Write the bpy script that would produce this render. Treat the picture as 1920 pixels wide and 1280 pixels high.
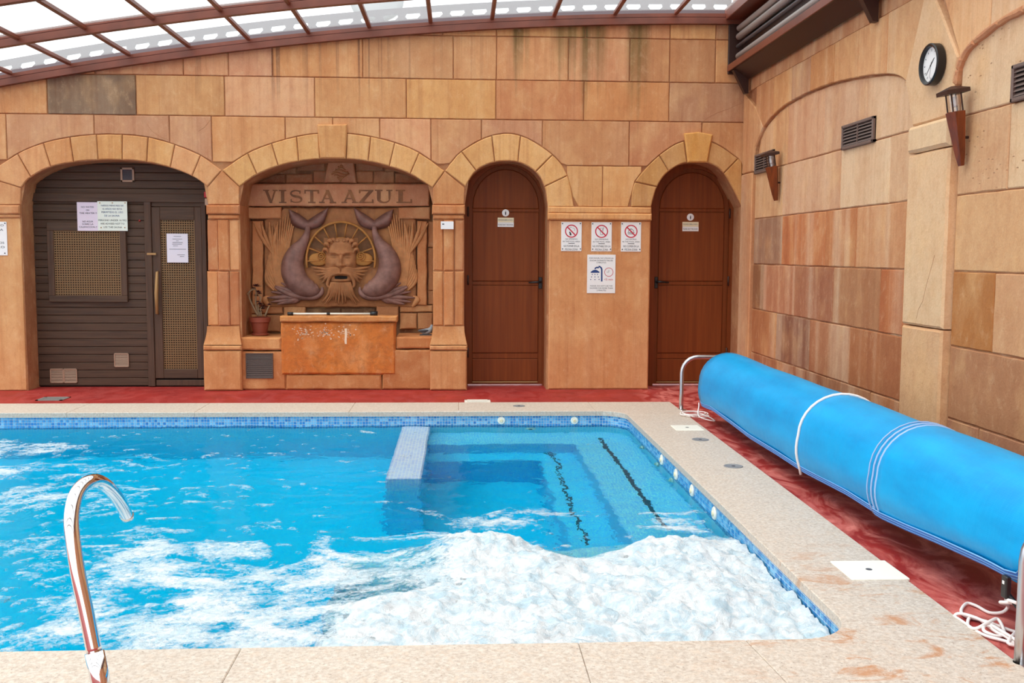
import bpy, math, random
import numpy as np
from mathutils import Vector, Matrix

random.seed(7)
for o in list(bpy.data.objects):
    bpy.data.objects.remove(o)
SC = bpy.context.scene
COL = SC.collection

# ------------------------------------------------------------------ camera
FPX = 1867.0
CAM = Vector((0.0, -10.0, 1.37))
TH = math.atan(164 / FPX)
PSI = math.atan(100 / FPX * math.cos(TH))
ROLL = math.radians(0.3)
_F = Vector((math.sin(PSI) * math.cos(TH), math.cos(PSI) * math.cos(TH), -math.sin(TH)))
_R0 = Vector((math.cos(PSI), -math.sin(PSI), 0))
_U0 = _R0.cross(_F)
_R = _R0 * math.cos(ROLL) + _U0 * math.sin(ROLL)
_U = _U0 * math.cos(ROLL) - _R0 * math.sin(ROLL)
cd = bpy.data.cameras.new('camera')
cd.sensor_width = 36
cd.lens = 36 * FPX / 1920
cd.clip_start = 0.05
cam = bpy.data.objects.new('camera', cd)
COL.objects.link(cam)
m3 = Matrix((( _R.x, _U.x, -_F.x), (_R.y, _U.y, -_F.y), (_R.z, _U.z, -_F.z)))
cam.matrix_world = Matrix.Translation(CAM) @ m3.to_4x4()
SC.camera = cam

# ------------------------------------------------------------------ light
W = bpy.data.worlds.new('sky')
SC.world = W
W.use_nodes = True
bg = W.node_tree.nodes['Background']
bg.inputs['Color'].default_value = (0.95, 0.98, 1.0, 1)
bg.inputs['Strength'].default_value = 1.55
sl = bpy.data.lights.new('sun', 'SUN')
sl.energy = 1.9
sl.angle = math.radians(45)
sl.color = (1.0, 0.97, 0.92)
sun = bpy.data.objects.new('sun', sl)
COL.objects.link(sun)
sun.rotation_euler = Vector((0.38, 0.25, -1.0)).to_track_quat('-Z', 'Y').to_euler()
vs = SC.view_settings
vs.view_transform = 'Standard'
vs.look = 'None'
vs.gamma = 1
vs.use_curve_mapping = False
vs.exposure = 0.32
cy = SC.cycles
cy.max_bounces = 10
cy.diffuse_bounces = 4
cy.glossy_bounces = 4
cy.transmission_bounces = 8
cy.transparent_max_bounces = 16
cy.use_denoising = True
cy.sample_clamp_indirect = 6

# ------------------------------------------------------------------ pixel rays to points on real planes
def ray(px, py):
    return _F + _R * ((px - 960) / FPX) + _U * (-(py - 640) / FPX)
def atY(px, py, Y=0.0):
    d = ray(px, py); return CAM + d * ((Y - CAM.y) / d.y)
def atX(px, py, X):
    d = ray(px, py); return CAM + d * ((X - CAM.x) / d.x)
def atZ(px, py, Z=0.0):
    d = ray(px, py); return CAM + d * ((Z - CAM.z) / d.z)
def P2(px, py, Y=0.0):
    p = atY(px, py, Y); return (p.x, p.z)
XR = atY(1392, 450, 0).x            # right wall plane
def R2(px, py):
    p = atX(px, py, XR); return (-p.y, p.z)

# ------------------------------------------------------------------ objects
def setp(o, label=None, cat=None, group=None, kind=None, category=None):
    cat = cat or category
    if label: o['label'] = label
    if cat: o['category'] = cat
    if group: o['group'] = group
    if kind: o['kind'] = kind
    return o
def empty(name, loc=(0, 0, 0), **k):
    o = bpy.data.objects.new(name, None)
    o.empty_display_size = 0.1
    COL.objects.link(o); o.location = loc
    return setp(o, **k)
def adopt(o, p):
    if p is None: return o
    o.parent = p
    L = Vector((0, 0, 0)); q = p
    while q is not None:
        if q.parent is None: L = Vector(q.location)
        q = q.parent
    o.matrix_parent_inverse = Matrix.Translation(-L) if p.parent is None else Matrix.Identity(4)
    return o
class MB:
    def __init__(s): s.v = []; s.f = []
    def add(s, v, f):
        n = len(s.v); s.v += [tuple(x) for x in v]; s.f += [tuple(i + n for i in q) for q in f]; return s
    def box(s, a, b):
        x0, y0, z0 = a; x1, y1, z1 = b
        x0, x1 = min(x0, x1), max(x0, x1); y0, y1 = min(y0, y1), max(y0, y1); z0, z1 = min(z0, z1), max(z0, z1)
        return s.add([(x0,y0,z0),(x1,y0,z0),(x1,y1,z0),(x0,y1,z0),(x0,y0,z1),(x1,y0,z1),(x1,y1,z1),(x0,y1,z1)],
                     [(0,3,2,1),(4,5,6,7),(0,1,5,4),(1,2,6,5),(2,3,7,6),(3,0,4,7)])
    def bbox(s, a, b, c=0.006):
        """box with chamfered edges"""
        x0, x1 = sorted((a[0], b[0])); y0, y1 = sorted((a[1], b[1])); z0, z1 = sorted((a[2], b[2]))
        c = min(c, (x1-x0)/3, (y1-y0)/3, (z1-z0)/3)
        v = []; idx = {}
        for sx in (0, 1):
            for sy in (0, 1):
                for sz in (0, 1):
                    X = (x0, x1)[sx]; Y = (y0, y1)[sy]; Z = (z0, z1)[sz]
                    dx = c if sx == 0 else -c; dy = c if sy == 0 else -c; dz = c if sz == 0 else -c
                    for ax, p in enumerate(((X, Y+dy, Z+dz), (X+dx, Y, Z+dz), (X+dx, Y+dy, Z))):
                        idx[(sx, sy, sz, ax)] = len(v); v.append(p)
        f = []
        g = lambda sx, sy, sz, ax: idx[(sx, sy, sz, ax)]
        for k in (0, 1):
            q = [g(k,0,0,0), g(k,1,0,0), g(k,1,1,0), g(k,0,1,0)]; f.append(q if k else q[::-1])
            q = [g(0,k,0,1), g(1,k,0,1), g(1,k,1,1), g(0,k,1,1)]; f.append(q[::-1] if k else q)
            q = [g(0,0,k,2), g(1,0,k,2), g(1,1,k,2), g(0,1,k,2)]; f.append(q if k else q[::-1])
        for i in (0, 1):
            for j in (0, 1):
                q = [g(i,j,0,0), g(i,j,1,0), g(i,j,1,1), g(i,j,0,1)]; f.append(q if i == j else q[::-1])
                q = [g(i,0,j,0), g(i,1,j,0), g(i,1,j,2), g(i,0,j,2)]; f.append(q[::-1] if i == j else q)
                q = [g(0,i,j,1), g(1,i,j,1), g(1,i,j,2), g(0,i,j,2)]; f.append(q if i == j else q[::-1])
        for i in (0, 1):
            for j in (0, 1):
                for k in (0, 1):
                    q = [g(i,j,k,0), g(i,j,k,1), g(i,j,k,2)]; f.append(q if (i+j+k) % 2 == 1 else q[::-1])
        return s.add(v, f)
    def tube(s, pts, rad, n=10, caps=True, flat=None):
        pts = [Vector(p) for p in pts]; m = len(pts)
        rr = rad if hasattr(rad, '__len__') else [rad] * m
        T = [(pts[min(i+1, m-1)] - pts[max(i-1, 0)]).normalized() for i in range(m)]
        up = Vector((0, 0, 1)) if abs(T[0].z) < 0.9 else Vector((1, 0, 0))
        N = (up - T[0] * up.dot(T[0])).normalized()
        v = []
        for i in range(m):
            N = (N - T[i] * N.dot(T[i])).normalized()
            B = T[i].cross(N)
            for k in range(n):
                a = 2 * math.pi * k / n
                o = (N * math.cos(a) + B * math.sin(a)) * rr[i]
                if flat is not None: o = Vector((o.x, o.y * flat, o.z))
                v.append(pts[i] + o)
        f = [(i*n+k, i*n+(k+1) % n, (i+1)*n+(k+1) % n, (i+1)*n+k) for i in range(m-1) for k in range(n)]
        if caps:
            f.append(tuple(range(n))[::-1]); f.append(tuple((m-1)*n+k for k in range(n)))
        return s.add(v, f)
    def lathe(s, prof, c=(0, 0, 0), n=20, M=None):
        v = []; m = len(prof)
        for r, z in prof:
            for k in range(n):
                a = 2 * math.pi * k / n
                p = Vector((r * math.cos(a), r * math.sin(a), z))
                if M is not None: p = M @ p
                v.append(p + Vector(c))
        f = [(i*n+k, i*n+(k+1) % n, (i+1)*n+(k+1) % n, (i+1)*n+k) for i in range(m-1) for k in range(n)]
        f.append(tuple(range(n))[::-1]); f.append(tuple((m-1)*n+k for k in range(n)))
        return s.add(v, f)
    def prism(s, poly, to3, w0, w1, bevel=0.0):
        """poly counter-clockwise as seen from the room; w is distance towards the room"""
        n = len(poly)
        rings = [[to3(u, v, w0) for u, v in poly]]
        if bevel > 0:
            rings.append([to3(u, v, w1 - bevel) for u, v in poly])
            rings.append([to3(u, v, w1) for u, v in inset(poly, bevel)])
        else:
            rings.append([to3(u, v, w1) for u, v in poly])
        vv = [p for r in rings for p in r]
        f = []
        for i in range(len(rings) - 1):
            for k in range(n):
                f.append((i*n+k, i*n+(k+1) % n, (i+1)*n+(k+1) % n, (i+1)*n+k))
        f.append(tuple((len(rings)-1)*n+k for k in range(n)))
        f.append(tuple(range(n))[::-1])
        return s.add(vv, f)
    def mesh(s, name, mat=None, smooth=False):
        me = bpy.data.meshes.new(name)
        me.from_pydata(s.v, [], s.f)
        if mat: me.materials.append(mat)
        if smooth:
            me.polygons.foreach_set('use_smooth', [True] * len(me.polygons))
        me.update()
        return me
    def build(s, name, mat, parent=None, smooth=False, color=None, **k):
        me = s.mesh(name, mat, smooth is True or isinstance(smooth, float))
        if isinstance(smooth, float):
            me.set_sharp_from_angle(angle=math.radians(smooth))
        o = bpy.data.objects.new(name, me)
        COL.objects.link(o)
        if color is not None: o.color = (*color, 1)
        adopt(o, parent)
        return setp(o, **k)
def inst(me, name, loc=(0, 0, 0), parent=None, rot=None, color=None, **k):
    o = bpy.data.objects.new(name, me); COL.objects.link(o); o.location = loc
    if rot: o.rotation_euler = rot
    if color is not None: o.color = (*color, 1)
    adopt(o, parent)
    return setp(o, **k)

def inset(poly, d):
    n = len(poly); out = []
    for i in range(n):
        p0 = poly[i-1]; p1 = poly[i]; p2 = poly[(i+1) % n]
        e1 = (p1[0]-p0[0], p1[1]-p0[1]); e2 = (p2[0]-p1[0], p2[1]-p1[1])
        l1 = math.hypot(*e1) or 1e-9; l2 = math.hypot(*e2) or 1e-9
        n1 = (-e1[1]/l1, e1[0]/l1); n2 = (-e2[1]/l2, e2[0]/l2)
        k = 1 + n1[0]*n2[0] + n1[1]*n2[1]
        k = max(k, 0.35)
        out.append((p1[0] + d*(n1[0]+n2[0])/k, p1[1] + d*(n1[1]+n2[1])/k))
    return out
def ccw(poly):
    a = sum(poly[i-1][0]*poly[i][1] - poly[i][0]*poly[i-1][1] for i in range(len(poly)))
    return list(poly) if a > 0 else list(poly)[::-1]
def subdiv(poly, step, jit=0.0, rng=random):
    out = []
    for i in range(len(poly)):
        a = poly[i]; b = poly[(i+1) % len(poly)]
        L = math.hypot(b[0]-a[0], b[1]-a[1]); n = max(1, int(L / step))
        for k in range(n):
            t = k / n
            j = (rng.uniform(-jit, jit), rng.uniform(-jit, jit))
            out.append((a[0]+(b[0]-a[0])*t+j[0], a[1]+(b[1]-a[1])*t+j[1]))
    return out
def catmull(pts, n=6):
    out = []
    P = [pts[0]] + list(pts) + [pts[-1]]
    for i in range(1, len(P)-2):
        p0, p1, p2, p3 = [np.array(P[i+k], float) for k in (-1, 0, 1, 2)]
        for k in range(n):
            t = k / n
            out.append(tuple(0.5*((2*p1)+(-p0+p2)*t+(2*p0-5*p1+4*p2-p3)*t*t+(-p0+3*p1-3*p2+p3)*t**3)))
    out.append(tuple(float(c) for c in pts[-1]))
    return out
toB = lambda Y=0.0: (lambda u, v, w: (u, Y - w, v))
toR = lambda u, v, w: (XR - w, -u, v)
rect = lambda x0, z0, x1, z1: [(x0, z0), (x1, z0), (x1, z1), (x0, z1)]

# ------------------------------------------------------------------ materials
def lin(c):
    c = c / 255.0
    return c / 12.92 if c <= 0.04045 else ((c + 0.055) / 1.055) ** 2.4
def S(r, g, b): return (lin(r), lin(g), lin(b))
class NT:
    def __init__(s, name):
        s.m = bpy.data.materials.new(name); s.m.use_nodes = True
        s.t = s.m.node_tree; s.t.nodes.clear()
        s.out = s.t.nodes.new('ShaderNodeOutputMaterial')
    def n(s, typ, **k):
        x = s.t.nodes.new('ShaderNode' + typ)
        for a, b in k.items(): setattr(x, a, b)
        return x
    def l(s, a, b): s.t.links.new(a, b)
    def pos(s, scale=(1, 1, 1), coord='pos'):
        if coord == 'pos': o = s.n('NewGeometry').outputs['Position']
        else: o = s.n('TexCoord').outputs['Object']
        mp = s.n('Mapping'); mp.inputs['Scale'].default_value = scale
        s.l(o, mp.inputs['Vector']); return mp.outputs[0]
    def noise(s, vec, scale, detail=4, rough=0.55, dist=0.0):
        x = s.n('TexNoise'); x.inputs['Scale'].default_value = scale; x.inputs['Detail'].default_value = detail
        x.inputs['Roughness'].default_value = rough; x.inputs['Distortion'].default_value = dist
        if vec is not None: s.l(vec, x.inputs['Vector'])
        return x.outputs['Fac']
    def ramp(s, fac, a, b, va=0.0, vb=1.0):
        x = s.n('MapRange'); x.inputs['From Min'].default_value = a; x.inputs['From Max'].default_value = b
        x.inputs['To Min'].default_value = va; x.inputs['To Max'].default_value = vb
        s.l(fac, x.inputs['Value']); return x.outputs[0]
    def math(s, op, a, b=None):
        x = s.n('Math', operation=op)
        for i, q in enumerate((a, b)):
            if q is None: continue
            if isinstance(q, (int, float)): x.inputs[i].default_value = q
            else: s.l(q, x.inputs[i])
        return x.outputs[0]
    def mix(s, fac, a, b, mode='MIX'):
        x = s.n('Mix', data_type='RGBA', blend_type=mode)
        for key, q in (('Factor', fac), ('A', a), ('B', b)):
            sock = [i for i in x.inputs if i.name == key and (i.type == 'RGBA' or key == 'Factor')][0]
            if isinstance(q, (int, float)): sock.default_value = q
            elif isinstance(q, tuple): sock.default_value = (*q[:3], 1)
            else: s.l(q, sock)
        return [o for o in x.outputs if o.type == 'RGBA'][0]
    def bump(s, h, strength=0.3, dist=0.01):
        x = s.n('Bump'); x.inputs['Strength'].default_value = strength; x.inputs['Distance'].default_value = dist
        s.l(h, x.inputs['Height']); return x.outputs[0]
    def pbr(s, color, rough=0.7, metal=0.0, normal=None, spec=0.5, **k):
        b = s.n('BsdfPrincipled')
        if isinstance(color, tuple): b.inputs['Base Color'].default_value = (*color[:3], 1)
        else: s.l(color, b.inputs['Base Color'])
        if isinstance(rough, (int, float)): b.inputs['Roughness'].default_value = rough
        else: s.l(rough, b.inputs['Roughness'])
        b.inputs['Metallic'].default_value = metal
        b.inputs['Specular IOR Level'].default_value = spec
        if normal is not None: s.l(normal, b.inputs['Normal'])
        for a, q in k.items(): b.inputs[a].default_value = q
        s.l(b.outputs[0], s.out.inputs['Surface']); return s.m
def simple(name, col, rough=0.6, metal=0.0, spec=0.5, **k):
    return NT(name).pbr(col, rough, metal, None, spec, **k)

def stone_mat(name, streak=0.5, pits=0.0, blotch=0.25, algae=False, rough_bump=0.25, patch=0.0, bands=0.0):
    t = NT(name)
    oi = t.n('ObjectInfo')
    base = oi.outputs['Color']
    p = t.pos()
    off = t.math('MULTIPLY', oi.outputs['Random'], 37.0)
    def spos(sc):
        ad = t.n('VectorMath', operation='ADD'); cb = t.n('CombineXYZ')
        t.l(off, cb.inputs[0]); t.l(off, cb.inputs[1])
        t.l(t.n('NewGeometry').outputs['Position'], ad.inputs[0]); t.l(cb.outputs[0], ad.inputs[1])
        mp = t.n('Mapping'); mp.inputs['Scale'].default_value = sc; t.l(ad.outputs[0], mp.inputs['Vector']); return mp.outputs[0]
    n1 = t.noise(spos((1, 1, 1)), 3.0, 5, 0.6)
    c = t.mix(t.ramp(n1, 0.38, 0.7, 0, blotch), base, t.mix(1.0, base, S(222, 176, 132), 'MULTIPLY'))
    n1b = t.noise(spos((1.3, 1.3, 0.8)), 3.1, 3, 0.5)
    c = t.mix(t.ramp(n1b, 0.5, 0.75, 0, 0.4), c, S(240, 194, 136))
    if bands > 0:
        b1 = t.noise(spos((3.6, 3.6, 0.12)), 1.0, 3, 0.55, 0.25)
        c = t.mix(t.ramp(b1, 0.47, 0.66, 0, bands), c, t.mix(1.0, c, S(214, 168, 138), 'MULTIPLY'))
        c = t.mix(t.ramp(b1, 0.50, 0.34, 0, bands * 0.75), c, S(232, 204, 172))
    st = t.noise(spos((10, 10, 0.45)), 1.0, 5, 0.7, 0.3)
    c = t.mix(t.ramp(st, 0.50, 0.80, 0, streak), c, t.mix(1.0, base, S(186, 140, 110), 'MULTIPLY'))
    if patch > 0:
        n5 = t.noise(t.pos((1, 1, 1.3)), 9, 6, 0.7, 0.6)
        c = t.mix(t.ramp(n5, 0.45, 0.68, 0, patch), c, S(140, 78, 30))
    if algae:
        g = t.n('NewGeometry').outputs['Position']
        sx = t.n('SeparateXYZ'); t.l(g, sx.inputs[0])
        dr = t.noise(t.pos((15, 15, 0.18)), 1.0, 3, 0.6)
        drb = t.noise(t.pos((2.6, 2.6, 0.06)), 1.0, 2, 0.5)
        grn = None
        for x0_, x1_, zend in ((0.50, 0.68, 3.15), (0.92, 1.20, 3.05), (1.18, 1.46, 2.85), (1.66, 1.88, 2.72)):
            win = t.math('MULTIPLY', t.ramp(sx.outputs[0], x0_ - 0.03, x0_ + 0.04, 0, 1), t.ramp(sx.outputs[0], x1_ - 0.04, x1_ + 0.03, 1, 0))
            fd = t.ramp(t.math('ADD', sx.outputs[2], t.math('MULTIPLY', t.math('SUBTRACT', dr, 0.5), 1.6)), zend, 3.72, 0, 1)
            g1 = t.math('MULTIPLY', win, fd)
            grn = g1 if grn is None else t.math('MAXIMUM', grn, g1)
        c = t.mix(t.math('MULTIPLY', grn, 0.9), c, S(96, 82, 34))
        lx = t.math('MULTIPLY', t.ramp(sx.outputs[0], 0.35, 0.5, 1, 0.1), t.ramp(drb, 0.45, 0.6, 0.15, 1))
        blk = t.math('MULTIPLY', t.math('MULTIPLY', t.ramp(dr, 0.555, 0.61, 0, 0.75), lx), t.ramp(sx.outputs[2], 2.8, 3.25, 0, 1))
        c = t.mix(blk, c, S(128, 88, 64))
    n7 = t.noise(spos((1.0, 1.0, 0.7)), 13, 6, 0.72, 0.3)
    c = t.mix(t.ramp(n7, 0.5, 0.72, 0, 0.3), c, t.mix(1.0, c, S(206, 166, 132), 'MULTIPLY'))
    c = t.mix(t.ramp(n7, 0.46, 0.3, 0, 0.25), c, S(240, 204, 160))
    f2 = t.noise(spos((30, 30, 0.6)), 1.0, 4, 0.7, 0.2)
    c = t.mix(t.ramp(f2, 0.52, 0.72, 0, streak * 0.9), c, t.mix(1.0, c, S(202, 160, 134), 'MULTIPLY'))
    c = t.mix(0.06, c, S(244, 206, 172))
    sp = t.noise(p, 95, 3, 0.6)
    c = t.mix(t.ramp(sp, 0.3, 0.7, 0.0, 0.35), c, t.mix(1.0, c, S(220, 206, 192), 'MULTIPLY'))
    h = t.math('ADD', t.math('MULTIPLY', t.noise(p, 70, 5, 0.7), 0.5), t.noise(p, 9, 4, 0.6))
    if pits > 0:
        vo = t.n('TexVoronoi', feature='F1'); vo.inputs['Scale'].default_value = 26
        t.l(t.pos((1, 0.6, 1.3)), vo.inputs['Vector'])
        gate = t.ramp(t.noise(p, 4, 3), 0.45, 0.6)
        pit = t.math('MULTIPLY', t.ramp(vo.outputs['Distance'], 0.10, 0.2, 1, 0), gate)
        c = t.mix(t.math('MULTIPLY', pit, pits), c, S(160, 110, 78))
        h = t.math('SUBTRACT', h, t.math('MULTIPLY', pit, 1.2))
    return t.pbr(c, 0.85, 0, t.bump(h, rough_bump, 0.012), 0.25)
M_stone = stone_mat('sandstone', 0.35, algae=True, bands=0.12)
M_stone_r = stone_mat('sandstone_pale', 0.3, blotch=0.2, rough_bump=0.45, bands=0.5)
M_stone_pl = stone_mat('sandstone_plain', 0.12, blotch=0.15, rough_bump=0.5)
M_stone_up = stone_mat('sandstone_upper', 0.25, blotch=0.2, rough_bump=0.4, bands=0.28)
M_stone_p = stone_mat('sandstone_pitted', 0.3, pits=0.75, rough_bump=0.5)
M_stone_f = stone_mat('sandstone_rusty', 0.15, blotch=0.5, rough_bump=0.7, patch=0.55)
M_stone_n = stone_mat('sandstone_niche', 0.15, blotch=0.5, rough_bump=0.7)
M_joint = NT('mortar'); 
M_joint = M_joint.pbr(S(104, 66, 42), 0.9)
def _carve(name, col):
    t = NT(name); p = t.pos()
    c = t.mix(t.ramp(t.noise(p, 14, 5, 0.65), 0.35, 0.7), col, tuple(x * 0.68 for x in col))
    c = t.mix(t.ramp(t.noise(p, 6, 3, 0.5), 0.5, 0.72, 0, 0.5), c, S(184, 124, 74))
    return t.pbr(c, 0.8, 0, t.bump(t.noise(p, 60, 4, 0.7), 0.25, 0.006), 0.3)
M_carve = _carve('carved_brown', S(176, 118, 76))
M_dolph = NT('carved_plum'); _p = M_dolph.pos()
M_dolph = M_dolph.pbr(M_dolph.mix(M_dolph.ramp(M_dolph.noise(_p, 12, 4), 0.35, 0.7), S(146, 104, 92), S(112, 76, 66)), 0.55, 0, None, 0.4)
M_shell = _carve('carved_ochre', S(190, 130, 66))
M_shelldark = _carve('carved_dark', S(128, 88, 58))
M_leafcarve = _carve('carved_sand', S(206, 142, 92))
def wood(name, c1, c2, scale=(40, 40, 1.2), rough=0.45, spec=0.4):
    t = NT(name); v = t.pos(scale)
    g = t.noise(v, 1.0, 5, 0.6, 0.4)
    c = t.mix(t.ramp(g, 0.3, 0.7), c1, c2)
    oi = t.n('ObjectInfo').outputs['Random']
    c = t.mix(t.ramp(oi, 0, 1, 0, 0.25), c, tuple(x * 0.6 for x in c1))
    return t.pbr(c, rough, 0, t.bump(g, 0.12, 0.004), spec)
M_door = wood('door_veneer', S(136, 68, 28), S(112, 52, 20), (34, 34, 1.0), 0.5, 0.2)
M_sauna = wood('sauna_boards', S(92, 68, 52), S(66, 48, 38), (2.0, 40, 40), 0.6, 0.3)
M_saunav = wood('sauna_frame', S(96, 70, 54), S(70, 50, 40), (40, 40, 2), 0.6, 0.3)
M_lattice = simple('lattice_cane', S(124, 92, 56), 0.6)
M_dark = simple('dark_void', S(28, 20, 16), 0.9)
M_torch = wood('torch_wood', S(138, 66, 28), S(84, 34, 14), (30, 30, 3), 0.3, 0.5)
M_brown = NT('brown_aluminium'); _p = M_brown.pos((1, 1, 1))
M_brown = M_brown.pbr(M_brown.mix(M_brown.ramp(M_brown.noise(_p, 5, 3), 0.3, 0.7), S(128, 66, 46), S(104, 52, 36)), 0.42, 0, None, 0.5)
M_dbrown = simple('dark_brown_steel', S(58, 32, 24), 0.45)
M_greytube = simple('grey_tube', S(176, 168, 164), 0.4)
M_greydark = simple('grey_dark', S(78, 74, 80), 0.5)
M_white = simple('white_board', S(238, 236, 234), 0.5)
M_cream = simple('cream_plastic', S(236, 222, 186), 0.5)
M_ivory = simple('ivory_plastic', S(244, 240, 226), 0.4)
M_ink = simple('black_ink', S(38, 40, 46), 0.7)
M_inkgrey = simple('grey_ink', S(96, 96, 100), 0.7)
M_navy = simple('navy_ink', S(32, 62, 122), 0.6)
M_red = simple('red_ink', S(200, 28, 58), 0.6)
M_black = simple('black_plastic', S(24, 22, 24), 0.35)
M_chrome = simple('polished_steel', (0.78, 0.78, 0.78), 0.06, 1.0)
M_steel = simple('brushed_steel', (0.62, 0.62, 0.64), 0.28, 1.0)
M_terra = simple('terracotta', S(142, 66, 44), 0.7)
M_rope = simple('white_rope', S(240, 232, 228), 0.8)
M_aeon = simple('dark_leaf', S(74, 34, 40), 0.45)
M_stem = simple('grey_stem', S(150, 122, 92), 0.8)
M_dove = simple('dove_grey', S(150, 154, 158), 0.6)
M_dovedark = simple('dove_dark', S(58, 58, 64), 0.6)
M_vent = simple('vent_metal', S(112, 92, 84), 0.5)
M_ventw = simple('vent_pale', S(168, 136, 114), 0.6)
M_drain = simple('drain_metal', S(150, 146, 142), 0.45, 0.3)
M_gold = simple('worn_brass', S(168, 128, 80), 0.5, 0.2)
M_lid = simple('grey_lid', S(132, 132, 134), 0.5)
def glassy(name, col, mixf=0.12):
    t = NT(name)
    tr = t.n('BsdfTransparent'); tr.inputs[0].default_value = (*col, 1)
    gl = t.n('BsdfGlossy'); gl.inputs['Roughness'].default_value = 0.05
    mx = t.n('MixShader'); mx.inputs[0].default_value = mixf
    t.l(tr.outputs[0], mx.inputs[1]); t.l(gl.outputs[0], mx.inputs[2]); t.l(mx.outputs[0], t.out.inputs[0]); return t.m
M_glass = glassy('lamp_glass', (0.9, 0.88, 0.88), 0.15)
_t = NT('polycarbonate')
_tr = _t.n('BsdfTransparent'); _tr.inputs[0].default_value = (0.93, 0.95, 0.95, 1)
_tl = _t.n('BsdfTranslucent'); _tl.inputs[0].default_value = (0.9, 0.92, 0.92, 1)
_mx = _t.n('MixShader'); _mx.inputs[0].default_value = 0.10
_t.l(_tr.outputs[0], _mx.inputs[1]); _t.l(_tl.outputs[0], _mx.inputs[2]); _t.l(_mx.outputs[0], _t.out.inputs[0])
M_pane = _t.m
# red painted floor
_t = NT('red_floor'); _p = _t.pos()
_fx = _t.n('SeparateXYZ'); _t.l(_t.n('NewGeometry').outputs['Position'], _fx.inputs[0])
_c = _t.mix(_t.ramp(_t.noise(_p, 2.5, 5, 0.6), 0.3, 0.7), S(168, 48, 42), S(142, 36, 34))
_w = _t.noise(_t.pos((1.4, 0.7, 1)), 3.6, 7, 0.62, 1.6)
_c = _t.mix(_t.math('MULTIPLY', _t.ramp(_w, 0.42, 0.68, 0, 0.75), _t.ramp(_fx.outputs[0], 1.7, 1.95, 0.12, 1)), _c, S(238, 146, 134))  # scuffs; denser on the right strip to paint its brighter light into the colour
_w2 = _t.noise(_t.pos((1, 2.0, 1)), 2.0, 6, 0.7, 2.2)
_c = _t.mix(_t.ramp(_w2, 0.57, 0.66, 0, 0.2), _c, S(118, 34, 30))
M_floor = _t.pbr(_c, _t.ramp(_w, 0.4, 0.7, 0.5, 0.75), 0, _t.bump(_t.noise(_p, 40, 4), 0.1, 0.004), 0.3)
# granite
_t = NT('granite'); _p = _t.pos()
_s1 = _t.noise(_p, 60, 6, 0.8)
_c = _t.mix(_t.ramp(_s1, 0.36, 0.62), S(182, 164, 148), S(218, 207, 194))
_s2 = _t.noise(_p, 95, 4, 0.75)
_c = _t.mix(_t.ramp(_s2, 0.60, 0.67, 0, 0.8), _c, S(118, 98, 84))
_s3 = _t.noise(_p, 38, 4, 0.7)
_c = _t.mix(_t.ramp(_s3, 0.5, 0.68, 0, 0.45), _c, S(214, 188, 164))
_or = _t.noise(_t.pos((1.0, 2.2, 1)), 3.2, 6, 0.7, 0.8)
_g = _t.n('NewGeometry').outputs['Position']; _sx = _t.n('SeparateXYZ'); _t.l(_g, _sx.inputs[0])
_near = _t.math('MULTIPLY', _t.ramp(_sx.outputs[1], -6.3, -5.2, 1, 0), _t.ramp(_sx.outputs[0], 0.75, 1.2, 0, 1))
_c = _t.mix(_t.math('MULTIPLY', _t.ramp(_or, 0.54, 0.64, 0, 0.75), _near), _c, S(186, 120, 62))
M_granite = _t.pbr(_c, 0.55, 0, _t.bump(_s1, 0.06, 0.003), 0.4)
M_granedge = simple('granite_edge', S(120, 92, 70), 0.8)
# mosaic
def tilecol(t, rnd):
    cr = t.n('ValToRGB'); e = cr.color_ramp.elements
    e[0].position = 0; e[0].color = (*S(48, 128, 200), 1); e[1].position = 1; e[1].color = (*S(136, 200, 236), 1)
    x = e.new(0.45); x.color = (*S(80, 162, 218), 1)
    t.l(rnd, cr.inputs[0]); return cr.outputs[0]
_t = NT('mosaic_single'); M_tile1 = _t.pbr(tilecol(_t, _t.n('ObjectInfo').outputs['Random']), 0.18, 0, None, 0.5)
_t = NT('mosaic_band'); M_tile2 = _t.pbr(tilecol(_t, _t.n('NewGeometry').outputs['Random Per Island']), 0.18, 0, None, 0.5)
M_grout = simple('grout', S(226, 232, 238), 0.8)
def mosaic_uw(name, ca, cb, grout):
    t = NT(name)
    g = t.n('NewGeometry'); sx = t.n('SeparateXYZ'); t.l(g.outputs['Position'], sx.inputs[0])
    nx = t.n('SeparateXYZ'); t.l(g.outputs['Normal'], nx.inputs[0])
    P = 0.0245
    def line(o): 
        f = t.math('FRACT', t.math('ADD', t.math('DIVIDE', o, P), 400.0))
        return t.math('GREATER_THAN', t.math('ABSOLUTE', t.math('SUBTRACT', f, 0.5)), 0.42)
    def axis(i):
        return t.math('MULTIPLY', line(sx.outputs[i]), t.math('LESS_THAN', t.math('ABSOLUTE', nx.outputs[i]), 0.7))
    ln = t.math('MAXIMUM', t.math('MAXIMUM', axis(0), axis(1)), axis(2))
    sn = t.n('VectorMath', operation='SNAP'); t.l(g.outputs['Position'], sn.inputs[0]); sn.inputs[1].default_value = (P, P, P)
    wn = t.n('TexWhiteNoise', noise_dimensions='3D'); t.l(sn.outputs[0], wn.inputs['Vector'])
    c = t.mix(wn.outputs['Value'], ca, cb)
    c = t.mix(t.math('MULTIPLY', ln, 0.8), c, grout)
    return t.pbr(c, 0.3, 0, None, 0.4)
M_shelltile = mosaic_uw('mosaic_pool', S(128, 222, 250), S(160, 236, 253), S(226, 246, 252))
M_benchtile = mosaic_uw('mosaic_bench', S(164, 196, 250), S(198, 218, 253), S(250, 252, 253))
M_bartile = mosaic_uw('mosaic_divider', S(196, 208, 250), S(226, 232, 254), S(252, 253, 254))
M_dktile = simple('dark_tile_strip', S(70, 84, 104), 0.4)
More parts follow.
